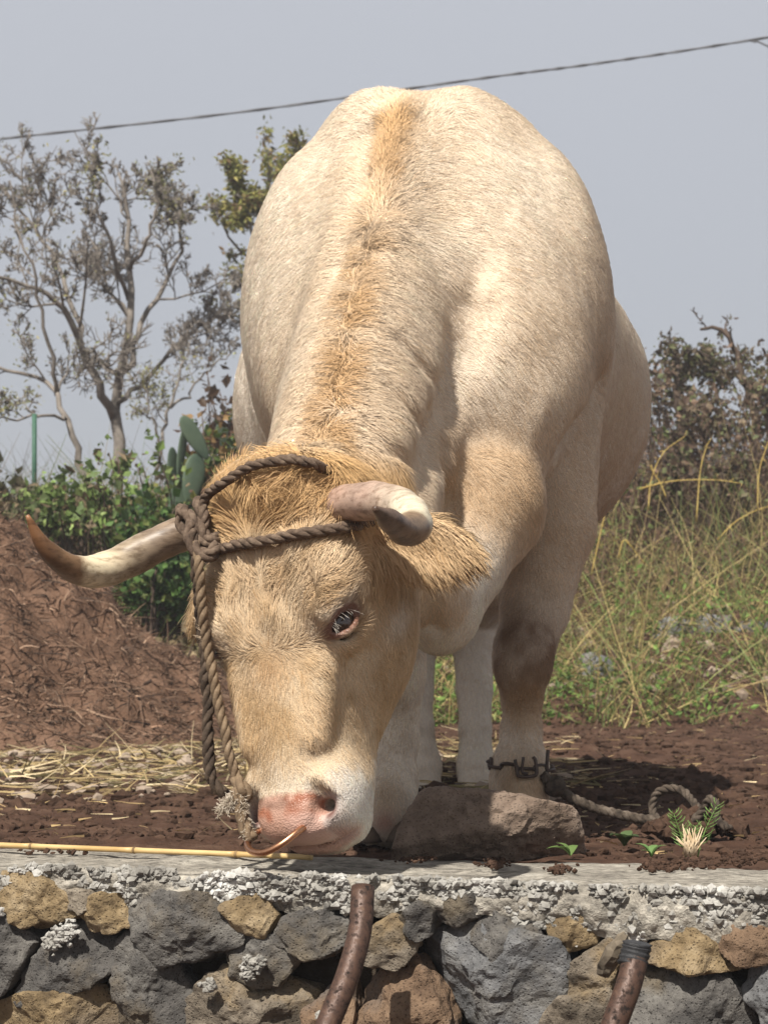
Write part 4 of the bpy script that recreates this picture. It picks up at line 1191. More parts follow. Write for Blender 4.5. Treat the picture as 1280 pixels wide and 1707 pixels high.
def rock(name, poly, depth, front, mat, seed, parent, rough=.10, sub=4, q0=0.0):
    """poly: (along, z) outline on the wall face; facets from its edges plus a few random front planes"""
    poly = np.array(poly, float); c = poly.mean(0); q = poly - c
    rg = np.random.default_rng(seed)
    bm = bmesh.new(); bmesh.ops.create_icosphere(bm, subdivisions=sub, radius=1.0)
    V = np.array([v.co[:] for v in bm.verts]); F = np.array([[v.index for v in f.verts] for f in bm.faces]); bm.free()
    planes = []
    m = len(q)
    for i in range(m):
        a, b_ = q[i], q[(i + 1) % m]; e = b_ - a; nn = np.array((e[1], -e[0])); nn /= np.linalg.norm(nn) + 1e-9
        if nn @ (a + b_) < 0: nn = -nn
        tilt = rg.uniform(-.05, .35)
        N3 = nrm((nn[0], tilt, nn[1])); planes.append((N3, max(nn @ a, .006)))
    sz = np.abs(q).max()
    planes.append((nrm((0, 1, 0)), depth))
    for _ in range(4):
        d = nrm((rg.normal() * .42, -1, rg.normal() * .42 + .10)); planes.append((d, front * rg.uniform(.85, 1.2)))
    S = np.zeros(len(V))
    p = 26.0
    for N3, h in planes: S += np.maximum(V @ N3 / h, 0) ** p
    R = S ** (-1 / p)
    W = V * R[:, None]
    Q = W + seed * 3.3
    nz = fbm(Q, 1.3 / sz, 3, seed, .5)
    rid = 1 - np.abs(fbm(Q, 14, 4, seed + 2, .6))
    W = W * (1 + rough * nz)[:, None] + V * ((rid - .6) * .012 * min(1, sz / .06) + vnoise(Q, 60, seed) * .0028 + vnoise(Q, 130, seed + 1) * .0016)[:, None]
    Pw = W0 + WQ * q0 + WD * (c[0] + W[:, 0])[:, None] + WQ * W[:, 1][:, None] + np.array((0, 0, 1.0)) * (c[1] + W[:, 2])[:, None]
    return parent(link(name, fast_mesh(name, Pw, F, smooth=sub < 5), m_st[mat] if isinstance(mat, str) else mat))
STONES = [
    ("yellow", [(10, 1462), (60, 1462), (112, 1498), (118, 1530), (60, 1542), (14, 1512)]),
    ("yellow", [(143, 1522), (180, 1498), (226, 1488), (234, 1530), (190, 1542), (150, 1542)]),
    ("grey", [(226, 1500), (262, 1486), (330, 1494), (397, 1542), (388, 1578), (302, 1609), (268, 1592), (234, 1542)]),
    ("grey", [(-40, 1510), (40, 1535), (62, 1568), (30, 1630), (-40, 1668)]),
    ("grey", [(28, 1648), (60, 1590), (92, 1553), (140, 1538), (190, 1550), (196, 1592), (168, 1632), (112, 1660), (50, 1672)]),
    ("grey", [(194, 1590), (213, 1560), (246, 1553), (288, 1606), (312, 1662), (308, 1740), (204, 1740), (192, 1630)]),
    ("yellow", [(-30, 1682), (60, 1652), (142, 1640), (196, 1680), (206, 1760), (-30, 1760)]),
    ("brown", [(288, 1700), (368, 1612), (412, 1618), (508, 1648), (520, 1690), (500, 1760), (290, 1760)]),
    ("grey", [(368, 1588), (408, 1560), (470, 1568), (492, 1592), (458, 1640), (420, 1634), (378, 1608)]),
    ("yellow", [(384, 1504), (440, 1496), (457, 1528), (442, 1556), (400, 1552)]),
    ("grey", [(455, 1572), (478, 1540), (520, 1520), (572, 1535), (568, 1580), (530, 1594), (480, 1584)]),
    ("russet", [(508, 1688), (540, 1652), (575, 1640), (590, 1690), (580, 1760), (515, 1760)]),
    ("russet", [(594, 1650), (640, 1612), (690, 1598), (722, 1640), (748, 1692), (745, 1760), (590, 1760)]),
    ("brown", [(600, 1562), (640, 1536), (690, 1540), (692, 1575), (642, 1612), (604, 1602)]),
    ("grey", [(662, 1535), (698, 1506), (728, 1520), (722, 1552), (690, 1563)]),
    ("grey", [(793, 1548), (818, 1504), (886, 1506), (902, 1552), (898, 1582), (850, 1588), (800, 1563)]),
    ("blue", [(680, 1608), (694, 1564), (756, 1545), (850, 1562), (930, 1578), (947, 1604), (938, 1660), (908, 1720), (760, 1712), (718, 1655)]),
    ("yellow", [(893, 1530), (935, 1506), (977, 1508), (992, 1570), (960, 1590), (925, 1583), (913, 1552)]),
    ("brown", [(928, 1632), (968, 1600), (1018, 1553), (1052, 1558), (1032, 1612), (1010, 1652), (970, 1674), (935, 1654)]),
    ("yellow", [(1083, 1578), (1120, 1562), (1165, 1548), (1196, 1578), (1234, 1600), (1228, 1616), (1150, 1620), (1088, 1608)]),
    ("grey", [(1072, 1618), (1180, 1618), (1242, 1660), (1264, 1715), (1262, 1770), (1050, 1770), (1055, 1680)]),
    ("blue", [(1224, 1642), (1255, 1612), (1330, 1600), (1335, 1720), (1290, 1740), (1262, 1692)]),
    ("brown", [(905, 1722), (940, 1680), (1008, 1664), (1020, 1700), (1015, 1770), (900, 1770)]),
    ("grey", [(745, 1722), (900, 1726), (895, 1790), (750, 1790)]),
    ("grey", [(725, 1510), (790, 1500), (800, 1530), (760, 1546), (730, 1540)]),
    ("brown", [(112, 1480), (150, 1478), (170, 1500), (140, 1520), (116, 1512)]),
    ("russet", [(1196, 1560), (1240, 1545), (1300, 1560), (1300, 1598), (1240, 1600), (1205, 1585)]),
]
for i, (mk, poly) in enumerate(STONES):
    pw = np.array([wall_at(x, y) for x, y in poly]); pw = pw.mean(0) + (pw - pw.mean(0)) * 1.05
    rock("stone", pw, .13, .032 + .022 * rng.random(), mk, 40 + i, wch, rough=.06, q0=.024, sub=5)
# unseen courses below and beside, coarser
for i in range(46):
    a = -2.5 + 5.0 * (i % 23) / 22 + (.1 if i // 23 else 0); z = -.48 - .30 * (i // 23)
    s_ = .11 + .03 * rng.random()
    pw = [(a + s_ * math.cos(t_) * (.9 + .3 * rng.random()), z + s_ * math.sin(t_) * (.9 + .3 * rng.random())) for t_ in np.linspace(0, 2 * math.pi, 8)[:-1]]
    rock("stone", pw, .12, .05, ("brown", "grey", "yellow", "russet")[i % 4], 140 + i, wch, sub=3, q0=.03)
for sx in (-1, 1):
    for i in range(16):
        a = sx * (.78 + .21 * (i // 2)); z = -.17 - .20 * (i % 2)
        pw = [(a + .11 * math.cos(t_) * (.9 + .3 * rng.random()), z + .10 * math.sin(t_) * (.9 + .3 * rng.random())) for t_ in np.linspace(0, 2 * math.pi, 8)[:-1]]
        rock("stone", pw, .12, .05, ("yellow", "grey", "brown")[i % 3], 240 + i, wch, sub=3, q0=.03)
# popcorn lumps of cement squeezed out along the edge
m_lump = noise_mat("pale_cement_lumps", [(.28, (.13, .12, .105)), (.5, (.30, .285, .255)), (.7, (.58, .565, .53))], scale=10, detail=8, rough=.95, bump=.6, bscale=240, bdist=.003, spec=.15)
n = 24000
la = -.95 + 1.9 * rng.random(n); lt = rng.random(n) ** .9
an_ = np.stack([la, 0 * la, 0 * la], -1)
reach = .040 + .024 * fbm(an_, 7, 3, 4) + .016 * fbm(an_, 30, 2, 8) + .024 * sm(la, .0, .55)
lz = .006 - lt * np.maximum(reach, .010) * 1.25
lq = -.008 + .010 * rng.random(n) + .010 * lt
topm = rng.random(n) < .10
lz = np.where(topm, .000, lz); lq = np.where(topm, .05 * rng.random(n) ** 2, lq)
keep = fbm(np.stack([la, lz * 1.5 + lq, 0 * la], -1), 34, 2, 6) > -.32
LP = np.array([wpt(a, q, z) for a, q, z in zip(la[keep], lq[keep], lz[keep])])
o = wch(scatter_lumps("cement_lumps", LP, .0014 + .0072 * rng.random(len(LP)) ** 3.2, m_lump, 31, flat=.8, sub=1, jag=.42)); tag(o, kind="stuff"); tag(o, label="pale knobbly cement crusted along the cap's edge")
lich = []
for (x, y, r) in ((112, 1560, 18), (128, 1546, 14), (96, 1572, 10), (430, 1605, 14), (424, 1622, 9), (445, 1598, 8), (545, 1690, 6), (360, 1640, 9), (10, 1520, 6)):
    for _ in range(int(r * 5)):
        a, z = wall_at(x + rng.normal() * r * .5, y + rng.normal() * r * .45)
        lich.append(wpt(a, -.022 - .006 * rng.random(), z))
o = wch(scatter_lumps("cement_crust", np.array(lich), .0022 + .004 * rng.random(len(lich)), m_lump, 33, sub=1, jag=.4)); tag(o, kind="stuff")

# ------------------------------------------------------------------ pipes, cane, boulder, chain, tether
m_rust, nt, b = nodes_of("rusty_pipe"); Lk = nt.links
tc = N(nt, "ShaderNodeTexCoord"); n1 = N(nt, "ShaderNodeTexNoise", Scale=85.0, Detail=8.0, Roughness=.7); Lk.new(tc.outputs['Object'], n1.inputs['Vector'])
r1 = ramp(nt, [(.36, (.012, .008, .006)), (.46, (.062, .032, .021)), (.60, (.095, .050, .032)), (.75, (.20, .135, .095))]); Lk.new(n1.outputs['Fac'], r1.inputs['Fac'])
Lk.new(r1.outputs['Color'], b.inputs['Base Color']); r2 = ramp(nt, [(.4, (.9, .9, .9)), (.52, (.42, .42, .42)), (.65, (.8, .8, .8))]); Lk.new(n1.outputs['Fac'], r2.inputs['Fac']); Lk.new(r2.outputs['Color'], b.inputs['Roughness'])
b.inputs['Metallic'].default_value = .25; bp = N(nt, "ShaderNodeBump", Strength=.5, Distance=.002); Lk.new(n1.outputs['Fac'], bp.inputs['Height']); Lk.new(bp.outputs[0], b.inputs['Normal'])
def pipe(pts, r, wall_t=.003, open_top=True):
    C = spline(pts, 26); mb = MB(); S = 24
    mb.tube(C, r, S, cap=not open_top)
    if open_top:
        inner = C[:8]; mb2 = MB(); mb2.tube(inner, r - wall_t, S, cap=False)
        V2 = np.concatenate(mb2.v); n0 = mb.n
        mb.add(V2, [tuple(reversed(f)) for f in mb2.f])
        mb.f += [(k, n0 + k, n0 + (k + 1) % S, (k + 1) % S) for k in range(S)]
        mb.f.append(tuple(n0 + 7 * S + k for k in range(S)))
    return mb
o = pipe([at(605, 1480, 2.66), at(600, 1550, 2.63), at(580, 1625, 2.60), at(545, 1712, 2.57), at(470, 1900, 2.52), at(330, 2230, 2.46), at(210, 2720, 2.42)], .0165).build("rusty_pipe", m_rust)
tag(o, "bent rusty pipe with an open end leaning against the wall below the muzzle", "pipe", "rusty pipes in front of the wall")
pr2 = empty("rusty_pipe", tuple(at(1060, 1600, 2.42))); tag(pr2, "rusty pipe bound with black tape at its top, at the wall's right", "pipe", "rusty pipes in front of the wall")
pchild(pipe([at(1059, 1592, 2.44), at(1048, 1640, 2.42), at(1022, 1712, 2.40), at(950, 1910, 2.36), at(840, 2240, 2.32), at(700, 2750, 2.28)], .0165).build("tube", m_rust), pr2)
m_tape = noise_mat("black_tape", [(.3, (.012, .012, .013)), (.7, (.05, .05, .052))], scale=60, rough=.55, bump=.4, bdist=.003)
mb = MB(); tp = spline([at(1062, 1570, 2.44), at(1060, 1582, 2.44), at(1056, 1598, 2.438), at(1052, 1612, 2.435)], 14)
mb.tube(tp, .0185 + .0012 * np.sin(np.arange(14) * 2.2) - .004 * (np.arange(14) == 0), 20); pchild(mb.build("tape", m_tape), pr2)
m_wood = noise_mat("grey_wood", [(.3, (.07, .055, .04)), (.7, (.22, .18, .13))], scale=40, rough=.9, bump=.6, bdist=.003, stretch=(1, 1, .15))
mb = MB(); mb.tube(spline([at(1005, 1622, 2.50), at(1022, 1590, 2.475), at(1042, 1556, 2.46)], 10), [.009, .011, .012, .012, .0125, .012, .011, .010, .008, .004], 9)
V = np.concatenate(mb.v); mb.v = [V + rng.normal(0, .0009, V.shape)]
o = mb.build("wood_splinter", m_wood, smooth=False); tag(o, "weathered wooden stake wedged beside the taped pipe", "stake")

# cane on the cap
m_cane = noise_mat("bamboo", [(.3, (.40, .25, .09)), (.7, (.62, .45, .21))], scale=20, rough=.45, spec=.45, stretch=(.2, 1, 1))
cane = empty("bamboo_cane", tuple(at(260, 1424, 3.2))); tag(cane, "thin yellow bamboo cane lying on the wall under the muzzle", "cane")
c0, c1 = np.array(at(-160, 1402, 3.40)), np.array(at(520, 1436, 3.075))
c0[2], c1[2] = .0125, .0115
t_nodes = [0, .11, .335, .59, .83, 1.0]
for i in range(5):
    a, b_ = c0 + (c1 - c0) * t_nodes[i], c0 + (c1 - c0) * t_nodes[i + 1]
    tt = np.linspace(0, 1, 12); mb = MB()
    rr = .0047 * (1 + .13 * np.exp(-((tt) / .02) ** 2) + .16 * np.exp(-((1 - tt) / .02) ** 2))
    mb.tube(a + (b_ - a) * tt[:, None], rr, 12); pchild(mb.build("cane_segment", m_cane), cane)
m_node = noise_mat("bamboo_node", [(.3, (.10, .06, .03)), (.7, (.28, .18, .08))], scale=60, rough=.7)
for tnode in t_nodes[1:-1]:
    p = c0 + (c1 - c0) * tnode; d = nrm(c1 - c0); mb = MB(); mb.tube([p - d * .003, p - d * .001, p + d * .001, p + d * .003], [.0050, .0060, .0060, .0050], 12); pchild(mb.build("cane_node", m_node), cane)

# boulder behind the wall
stone_mat("boulder", [(.3, (.10, .070, .052)), (.5, (.22, .16, .12)), (.7, (.36, .28, .22))], (.28, .21, .16))
def face_at(px, py, d=3.34):
    p = np.array(at(px, py, d)); return (p[0], p[2])
poly = [face_at(*p) for p in ((682, 1425), (700, 1330), (722, 1303), (765, 1310), (830, 1322), (930, 1330), (966, 1352), (972, 1385), (990, 1432), (700, 1440))]
_W0, _WD, _WQ = W0, WD, WQ
W0, WD, WQ = np.array((0, 3.36, 0)), np.array((1., 0, 0)), np.array((0, 1., 0))
o = rock("boulder", poly, .12, .085, "boulder", 77, lambda o: o, rough=.05, sub=6)
W0, WD, WQ = _W0, _WD, _WQ
tag(o, "brown pitted boulder on the soil in front of the chained leg", "rock")

# chain about the pastern
m_iron = noise_mat("rusty_iron", [(.3, (.020, .014, .011)), (.7, (.085, .050, .034))], scale=120, rough=.6, bump=.3, bdist=.001, spec=.5)
chn = empty("leg_chain", tuple(at(866, 1278, 3.80))); tag(chn, "rusty iron chain fastened round the ox's front pastern", "chain")
def link_mesh(a, b_, up, w, r):
    """an oval chain link from a to b"""
    a, b_ = np.array(a), np.array(b_); d = nrm(b_ - a); up = nrm(up - d * np.dot(up, d)); c = (a + b_) / 2; hl_ = np.linalg.norm(b_ - a) / 2 + r
    th = np.linspace(0, 2 * math.pi, 19)
    P = np.array([c + d * hl_ * np.sign(math.cos(t)) * abs(math.cos(t)) ** .7 + up * w * np.sign(math.sin(t)) * abs(math.sin(t)) ** .8 for t in th])
    mb = MB(); mb.tube(P, r, 7, cap=False); return mb
cc = np.array(at(866, 1276, 3.80)); nl = 11
for i in range(nl):
    a0, a1 = 2 * math.pi * (i + .05) / nl, 2 * math.pi * (i + .95) / nl
    p = lambda a: cc + np.array((math.cos(a) * .060, math.sin(a) * .062, .006 * math.sin(a) - .004 * math.cos(a)))
    mid = (a0 + a1) / 2; rad_ = np.array((math.cos(mid), math.sin(mid), 0)); upv = np.array((0, 0, 1.)) if i % 2 else rad_
    pchild(link_mesh(p(a0), p(a1), upv + .2 * rng.normal(size=3), .0095, .0034).build("chain_link", m_iron), chn)
sq = [at(858, 1266, 3.725), at(862, 1288, 3.722), at(866, 1294, 3.72), at(886, 1294, 3.722), at(894, 1289, 3.724), at(892, 1268, 3.728), at(888, 1262, 3.73)]
mb = MB(); mb.tube(spline([np.array(p) for p in sq], 30), .0036, 8); pchild(mb.build("shackle", m_iron), chn)
sq = [at(872, 1262, 3.72), at(870, 1286, 3.718), at(880, 1290, 3.718)]
mb = MB(); mb.tube(spline([np.array(p) for p in sq], 14), .003, 8); pchild(mb.build("shackle", m_iron), chn)
mb = MB(); mb.tube([np.array(at(913, 1250, 3.74)), np.array(at(911, 1275, 3.74)), np.array(at(912, 1300, 3.745)), np.array(at(914, 1322, 3.75))], .0036, 8); pchild(mb.build("pin", m_iron), chn)
# tether
tet = empty("tether_rope", tuple(at(1020, 1360, 3.75))); tag(tet, "dirty grey tether rope running from the chained leg across the soil", "rope")
m_teth = noise_mat("tether_fibre", [(.3, (.028, .022, .018)), (.55, (.10, .078, .060)), (.8, (.22, .18, .145))], scale=55, rough=.95, bump=.6, bscale=300, bdist=.002, spec=.1)
pchild(rope_mesh([np.array(at(x, y, d)) for x, y, d in ((905, 1292, 3.74), (925, 1312, 3.74), (950, 1328, 3.74), (985, 1345, 3.74), (1030, 1358, 3.74), (1075, 1366, 3.74), (1112, 1374, 3.73), (1135, 1380, 3.72))], .0105, seed=21, pitch=.045, strands=3).build("strand", m_teth), tet)
mb = MB(); kk = spline([np.array(at(x, y, 3.735)) for x, y in ((914, 1302), (926, 1312), (938, 1322))], 8); mb.tube(kk, [.010, .019, .022, .022, .021, .019, .016, .010], 12); pchild(mb.build("binding", m_teth), tet)
pchild(rope_mesh([np.array(at(x, y, d)) for x, y, d in ((1128, 1385, 3.74), (1098, 1370, 3.76), (1087, 1348, 3.78), (1093, 1325, 3.78), (1115, 1314, 3.76), (1140, 1322, 3.74), (1160, 1342, 3.70), (1168, 1372, 3.68))], .0088, seed=22, pitch=.05).build("loop", m_teth), tet)
pchild(rope_mesh([np.array(at(x, y, d)) for x, y, d in ((1150, 1380, 3.66), (1172, 1350, 3.66), (1182, 1332, 3.65), (1192, 1340, 3.64), (1194, 1365, 3.64), (1215, 1382, 3.62))], .0088, seed=23, pitch=.05).build("loop", m_teth), tet)
n = 60; a = rng.random(n) * 6.28; r_ = .07 * np.sqrt(rng.random(n))
mx_, my_ = .59 + r_ * np.cos(a) * 1.3, 3.70 + r_ * np.sin(a) * .8
o = scatter_lumps("soil_mound", np.stack([mx_, my_, .010 + .035 * (1 - r_ / .07)], -1), .010 + .018 * rng.random(n), m_clod, 44, sub=1)
tag(o, "small heap of soil on the end of the tether", "soil", kind="stuff")

# crumbs of earth and dry twigs along the back of the cap
pts, szs = [], []
for x, y, w, nn in ((822, 1446, 26, 70), (930, 1456, 22, 40), (1090, 1451, 24, 70), (1150, 1447, 40, 90), (1220, 1442, 50, 110), (700, 1440, 40, 20), (90, 1408, 60, 20)):
    for _ in range(nn):
        px, py = x + rng.normal() * w * .6, y + rng.normal() * 3
        d = min(864.0 / max(py - 1160, 200), 3.25); p = at(px, py, d); pts.append((p.x, p.y, .003 + .006 * rng.random())); szs.append(.002 + .005 * rng.random() ** 2)
o = scatter_lumps("earth_crumbs", np.array(pts), np.array(szs), m_clod, 45, sub=1); tag(o, "dark crumbs of earth lying on the wall cap", "soil", kind="stuff")

# small plants at the foot of the wall
m_weed = leaf_mat("weed_leaf")
def sprig(px, py, h, lean, seed):
    """feathery fennel shoot: stem with paired needle leaves"""
    rg = np.random.default_rng(seed); base = np.array(at(px, py, 3.22)); base[2] = 0
    st = spline([base, base + np.array((lean * .4, 0, h * .5)), base + np.array((lean, -.01, h))], 14)
    mb = MB(); mb.tube(st, np.linspace(.0016, .0007, 14), 5)
    for i in range(3, 14):
        T = nrm(st[min(i + 1, 13)] - st[i - 1])
        for sd in (-1, 1):
            d = nrm(T * .7 + sd * np.array((1, .2 * rg.normal(), 0)) + rg.normal(size=3) * .15); ln = (.022 - .0012 * abs(i - 6)) * (.8 + .4 * rg.random())
            p0 = st[i]; p1 = p0 + d * ln * .5; p2 = p0 + d * ln + T * .003
            mb.tube([p0, p1, p2], [.0009, .0008, .0003], 3)
            for f_ in (.4, .7):
                pp = p0 + d * ln * f_; mb.tube([pp, pp + nrm(d * .6 + T * .8 + rg.normal(size=3) * .3) * ln * .45], [.0007, .0002], 3, cap=False)
    return mb
m_fen, nt, b = nodes_of("fennel_green"); fz = N(nt, "ShaderNodeTexNoise", Scale=40.0); fr = ramp(nt, [(.3, (.10, .20, .04)), (.7, (.22, .34, .10))])
nt.links.new(fz.outputs['Fac'], fr.inputs['Fac']); nt.links.new(fr.outputs['Color'], b.inputs['Base Color']); b.inputs['Roughness'].default_value = .6
fen = empty("fennel_plant", tuple(at(1152, 1440, 3.22))); tag(fen, "small feathery green fennel shoot sprouting behind the wall's edge", "plant")
for i, (px, ln, h) in enumerate(((1143, -.022, .072), (1162, .030, .085), (1150, .004, .05))): pchild(sprig(px, 1440, h, ln, 50 + i).build("shoot", m_fen), fen)
mb = MB()
for i in range(26):
    p = np.array(at(1152 + rng.normal() * 7, 1440, 3.20)); p[2] = .004; d = nrm((rng.normal() * .35, -.1, 1)); ln = .02 + .03 * rng.random(); mb.tube([p, p + d * ln * .5, p + d * ln + rng.normal(size=3) * .003], [.0022, .002, .0006], 4)
m_husk = noise_mat("dry_husk", [(.3, (.42, .30, .17)), (.7, (.66, .54, .38))], scale=60, rough=.9)
pchild(mb.build("dry_stubble", m_husk), fen)
def leafy(name, px, py, d, n, size, label, seed, tint):
    rg = np.random.default_rng(seed); base = np.array(at(px, py, d)); base[2] = max(gz(base[0], base[1]) - .01, 0)
    root = empty(name, tuple(base)); tag(root, label, "weed")
    for i in range(n):
        a = rg.random() * 6.28; dr = nrm((math.cos(a), math.sin(a) * .7, .5 + .6 * rg.random())); ln = size * (.6 + .6 * rg.random()); sd = nrm(np.cross(dr, (0, 0, 1))); upn = np.cross(sd, dr)
        V = []
        for k in range(6):
            f_ = k / 5; w = ln * .24 * math.sin(math.pi * min(f_ * .92 + .06, 1)) ; c = base + dr * ln * f_ + upn * ln * .12 * math.sin(f_ * 3) - np.array((0, 0, 1)) * ln * .25 * f_ ** 2
            V += [c - sd * w + upn * w * .25, c, c + sd * w + upn * w * .25]
        F = [(3 * k + j, 3 * k + j + 1, 3 * k + j + 4, 3 * k + j + 3) for k in range(5) for j in range(2)]
        me = bpy.data.meshes.new("leaf"); me.from_pydata([tuple(v) for v in V], [], F); me.polygons.foreach_set("use_smooth", [True] * len(F))
        a_ = me.color_attributes.new("tint", 'FLOAT_COLOR', 'POINT'); cc_ = np.array(tint) * (.8 + .4 * rg.random()); a_.data.foreach_set("color", np.tile(np.append(cc_, 1).astype(np.float32), len(V)))
        pchild(link("leaf", me, m_weed), root)
leafy("rosette_weed", 1085, 1438, 3.22, 7, .035, "small green rosette weed at the wall edge left of the fennel", 61, (.16, .27, .09))
leafy("low_weed", 1040, 1415, 3.45, 9, .045, "dull green weed on the soil beside the boulder", 62, (.10, .15, .06))
leafy("grass_tuft", 950, 1430, 3.24, 6, .045, "little green tuft in front of the boulder's right end", 63, (.17, .26, .08))

# ------------------------------------------------------------------ trees, brush, cactus, cable
m_bark = noise_mat("grey_bark", [(.3, (.13, .112, .095)), (.7, (.30, .265, .23))], scale=12, rough=.95, bump=.5, bdist=.01, spec=.1)  # bark paled to imitate mist in front of the trees
def grow(mb, tips, P, R, rg, depth, twist=.25, up=.25, ratio=.62, kids=(3, 5), tipr=.004):
    """sub-branches along a limb"""
    n = len(P); T = np.gradient(P, axis=0)
    L = np.linalg.norm(np.diff(P, axis=0), axis=1).sum()
    k = rg.integers(kids[0], kids[1] + 1)
    for i in range(k):
        f_ = .25 + .75 * (i + rg.random()) / k; j = min(int(f_ * (n - 1)), n - 1)
        t = nrm(T[j]); side = nrm(np.cross(t, rg.normal(size=3)))
        d = nrm(t * .55 + side * (.75 + .3 * rg.random()) + np.array((0, 0, up)))
        ln = L * ratio * (.6 + .6 * rg.random()) * (1.15 - .5 * f_); m = 6 if depth else 4
        Q = [P[j]]
        for s_ in range(m - 1):
            d = nrm(d + rg.normal(size=3) * twist + np.array((0, 0, up * .25))); Q.append(Q[-1] + d * ln / (m - 1))
        Q = np.array(Q); r0 = R[j] * .5; r1 = max(r0 * .4, tipr * .5)
        RR = np.linspace(max(r0, tipr), r1, m)
        mb.tube(Q, RR, 5 if depth > 1 else 3, cap=False)
        if depth > 0: grow(mb, tips, Q, RR, rg, depth - 1, twist, up, ratio, kids, tipr)
        if depth <= 1: tips.extend(Q[2:])
def tree(name, label, limbs, d, seed, leaf_n, leaf_cols, depth=2, kids=(4, 6), leaf_size=.05, twist=.25, tipr=.0045, group=None, ratio=.62, mat=None):
    rg = np.random.default_rng(seed); mb = MB(); tb = MB(); tips = []
    base = None
    for pts, r0, r1, dp in limbs:
        P = spline([np.array(at(x, y, d + dd)) for x, y, dd in pts], 16)
        P[1:] += rg.normal(0, .012, (15, 3))
        if base is None: base = P[0]
        R = np.linspace(r0, r1, 16) * .68; mb.tube(P, R, 9); grow(tb, tips, P[3:], R[3:], rg, depth, twist=twist, kids=kids, tipr=tipr, ratio=ratio)
    root = empty(name, tuple(base)); tag(root, label, "tree", group)
    pchild(mb.build("trunk", mat or m_bark), root)
    cr = pchild(tb.build("crown", mat or m_bark), root)
    tips = np.array(tips)
    if leaf_n:
        c = rg.choice(len(tips), leaf_n); P0 = tips[c] + rg.normal(0, .03, (leaf_n, 3)); keep = vnoise(P0, 1.6, seed) > -.25; P0 = P0[keep]; n = len(P0)
        lf = leaf_cards("leaves", P0, leaf_size * (.6 + .8 * rg.random(n)), colvar(n, leaf_cols, .25, seed), seed); pchild(lf, cr); lf.parent = cr; lf.matrix_parent_inverse = Matrix.Identity(4); tag(lf, kind="stuff")
    return root
def leaf_cards(name, P0, S, tint, seed, droop=.3, asp=.45):
    """pointed folded leaves, four triangles each"""
    rg = np.random.default_rng(seed + 99); n = len(P0)
    d = unit(rg.normal(size=(n, 3)) - np.array((0, 0, droop))); s = unit(np.cross(d, rg.normal(size=(n, 3)))); u_ = np.cross(s, d)
    S = np.asarray(S)[:, None]
    V = np.stack([P0, P0 + d * S * .5 + s * S * asp * .5 + u_ * S * .10, P0 + d * S * .5, P0 + d * S * .5 - s * S * asp * .5 + u_ * S * .10, P0 + d * S], 1)
    F0 = np.array([(0, 1, 2), (0, 2, 3), (1, 4, 2), (2, 4, 3)])
    F = (F0[None] + (np.arange(n) * 5)[:, None, None]).reshape(-1, 3)
    me = fast_mesh(name, V.reshape(-1, 3), F, smooth=False)
    a = me.color_attributes.new("tint", 'FLOAT_COLOR', 'POINT'); a.data.foreach_set("color", np.repeat(np.concatenate([tint, np.ones((n, 1))], 1), 5, 0).astype(np.float32).ravel())
    return link(name, me, m_leaf)
OL = [(.32, .32, .14), (.26, .27, .13), (.38, .34, .16), (.22, .21, .13)]
tree("bare_tree", "tall half-bare tree with sparse olive leaves behind the left horn", [
    ([(196, 800, 0), (200, 740, 0), (192, 690, .05), (200, 640, 0), (212, 560, -.1), (218, 470, 0), (214, 400, .1), (207, 330, .1), (200, 290, .1)], .068, .012, 2),
    ([(192, 700, .05), (168, 650, -.1), (140, 590, -.2), (110, 525, -.3), (80, 490, -.4), (30, 470, -.5), (-30, 450, -.6)], .050, .012, 2),
    ([(140, 590, -.2), (125, 520, -.1), (95, 440, .1), (60, 380, .2), (20, 330, .3), (-20, 290, .4)], .030, .008, 2),
    ([(205, 620, 0), (232, 560, .2), (262, 500, .3), (290, 440, .4), (303, 370, .5), (300, 320, .5)], .036, .008, 2),
    ([(198, 670, 0), (235, 640, .3), (275, 600, .5), (310, 560, .6), (345, 540, .7), (372, 500, .8)], .030, .007, 2),
    ([(215, 500, 0), (190, 420, -.3), (168, 360, -.4), (155, 310, -.4), (150, 280, -.4)], .024, .006, 2),
    ([(217, 450, 0), (250, 390, -.2), (262, 330, -.2), (255, 285, -.2)], .022, .006, 2)], 13.0, 71, 2000, OL, depth=3, kids=(5, 8), leaf_size=.030, ratio=.5, tipr=.0046)
tree("leaning_tree", "thin leaning half-bare tree left of the tall one", [
    ([(150, 812, 0), (132, 760, 0), (112, 700, 0), (95, 655, .1), (60, 632, .2), (0, 612, .3), (-50, 600, .3)], .036, .010, 2),
    ([(95, 660, .1), (88, 600, 0), (70, 520, -.1), (55, 440, -.2), (30, 370, -.2), (20, 300, -.2)], .022, .006, 2),
    ([(112, 700, 0), (80, 690, -.2), (30, 700, -.3), (-20, 690, -.4)], .016, .006, 2)], 11.8, 72, 700, OL, depth=3, kids=(4, 6), leaf_size=.028, ratio=.5, tipr=.0042)
tree("twiggy_shrub", "thin twiggy sapling between the tall tree and the ox", [
    ([(262, 800, 0), (268, 740, 0), (285, 680, .1), (300, 620, .1), (320, 560, .2)], .022, .006, 2),
    ([(268, 745, 0), (250, 690, -.1), (245, 640, -.1)], .014, .005, 2),
    ([(285, 680, .1), (320, 650, .2), (355, 610, .2), (385, 590, .2)], .014, .005, 2)], 12.4, 73, 700, OL, depth=3, kids=(4, 5), leaf_size=.03, ratio=.55, tipr=.003)
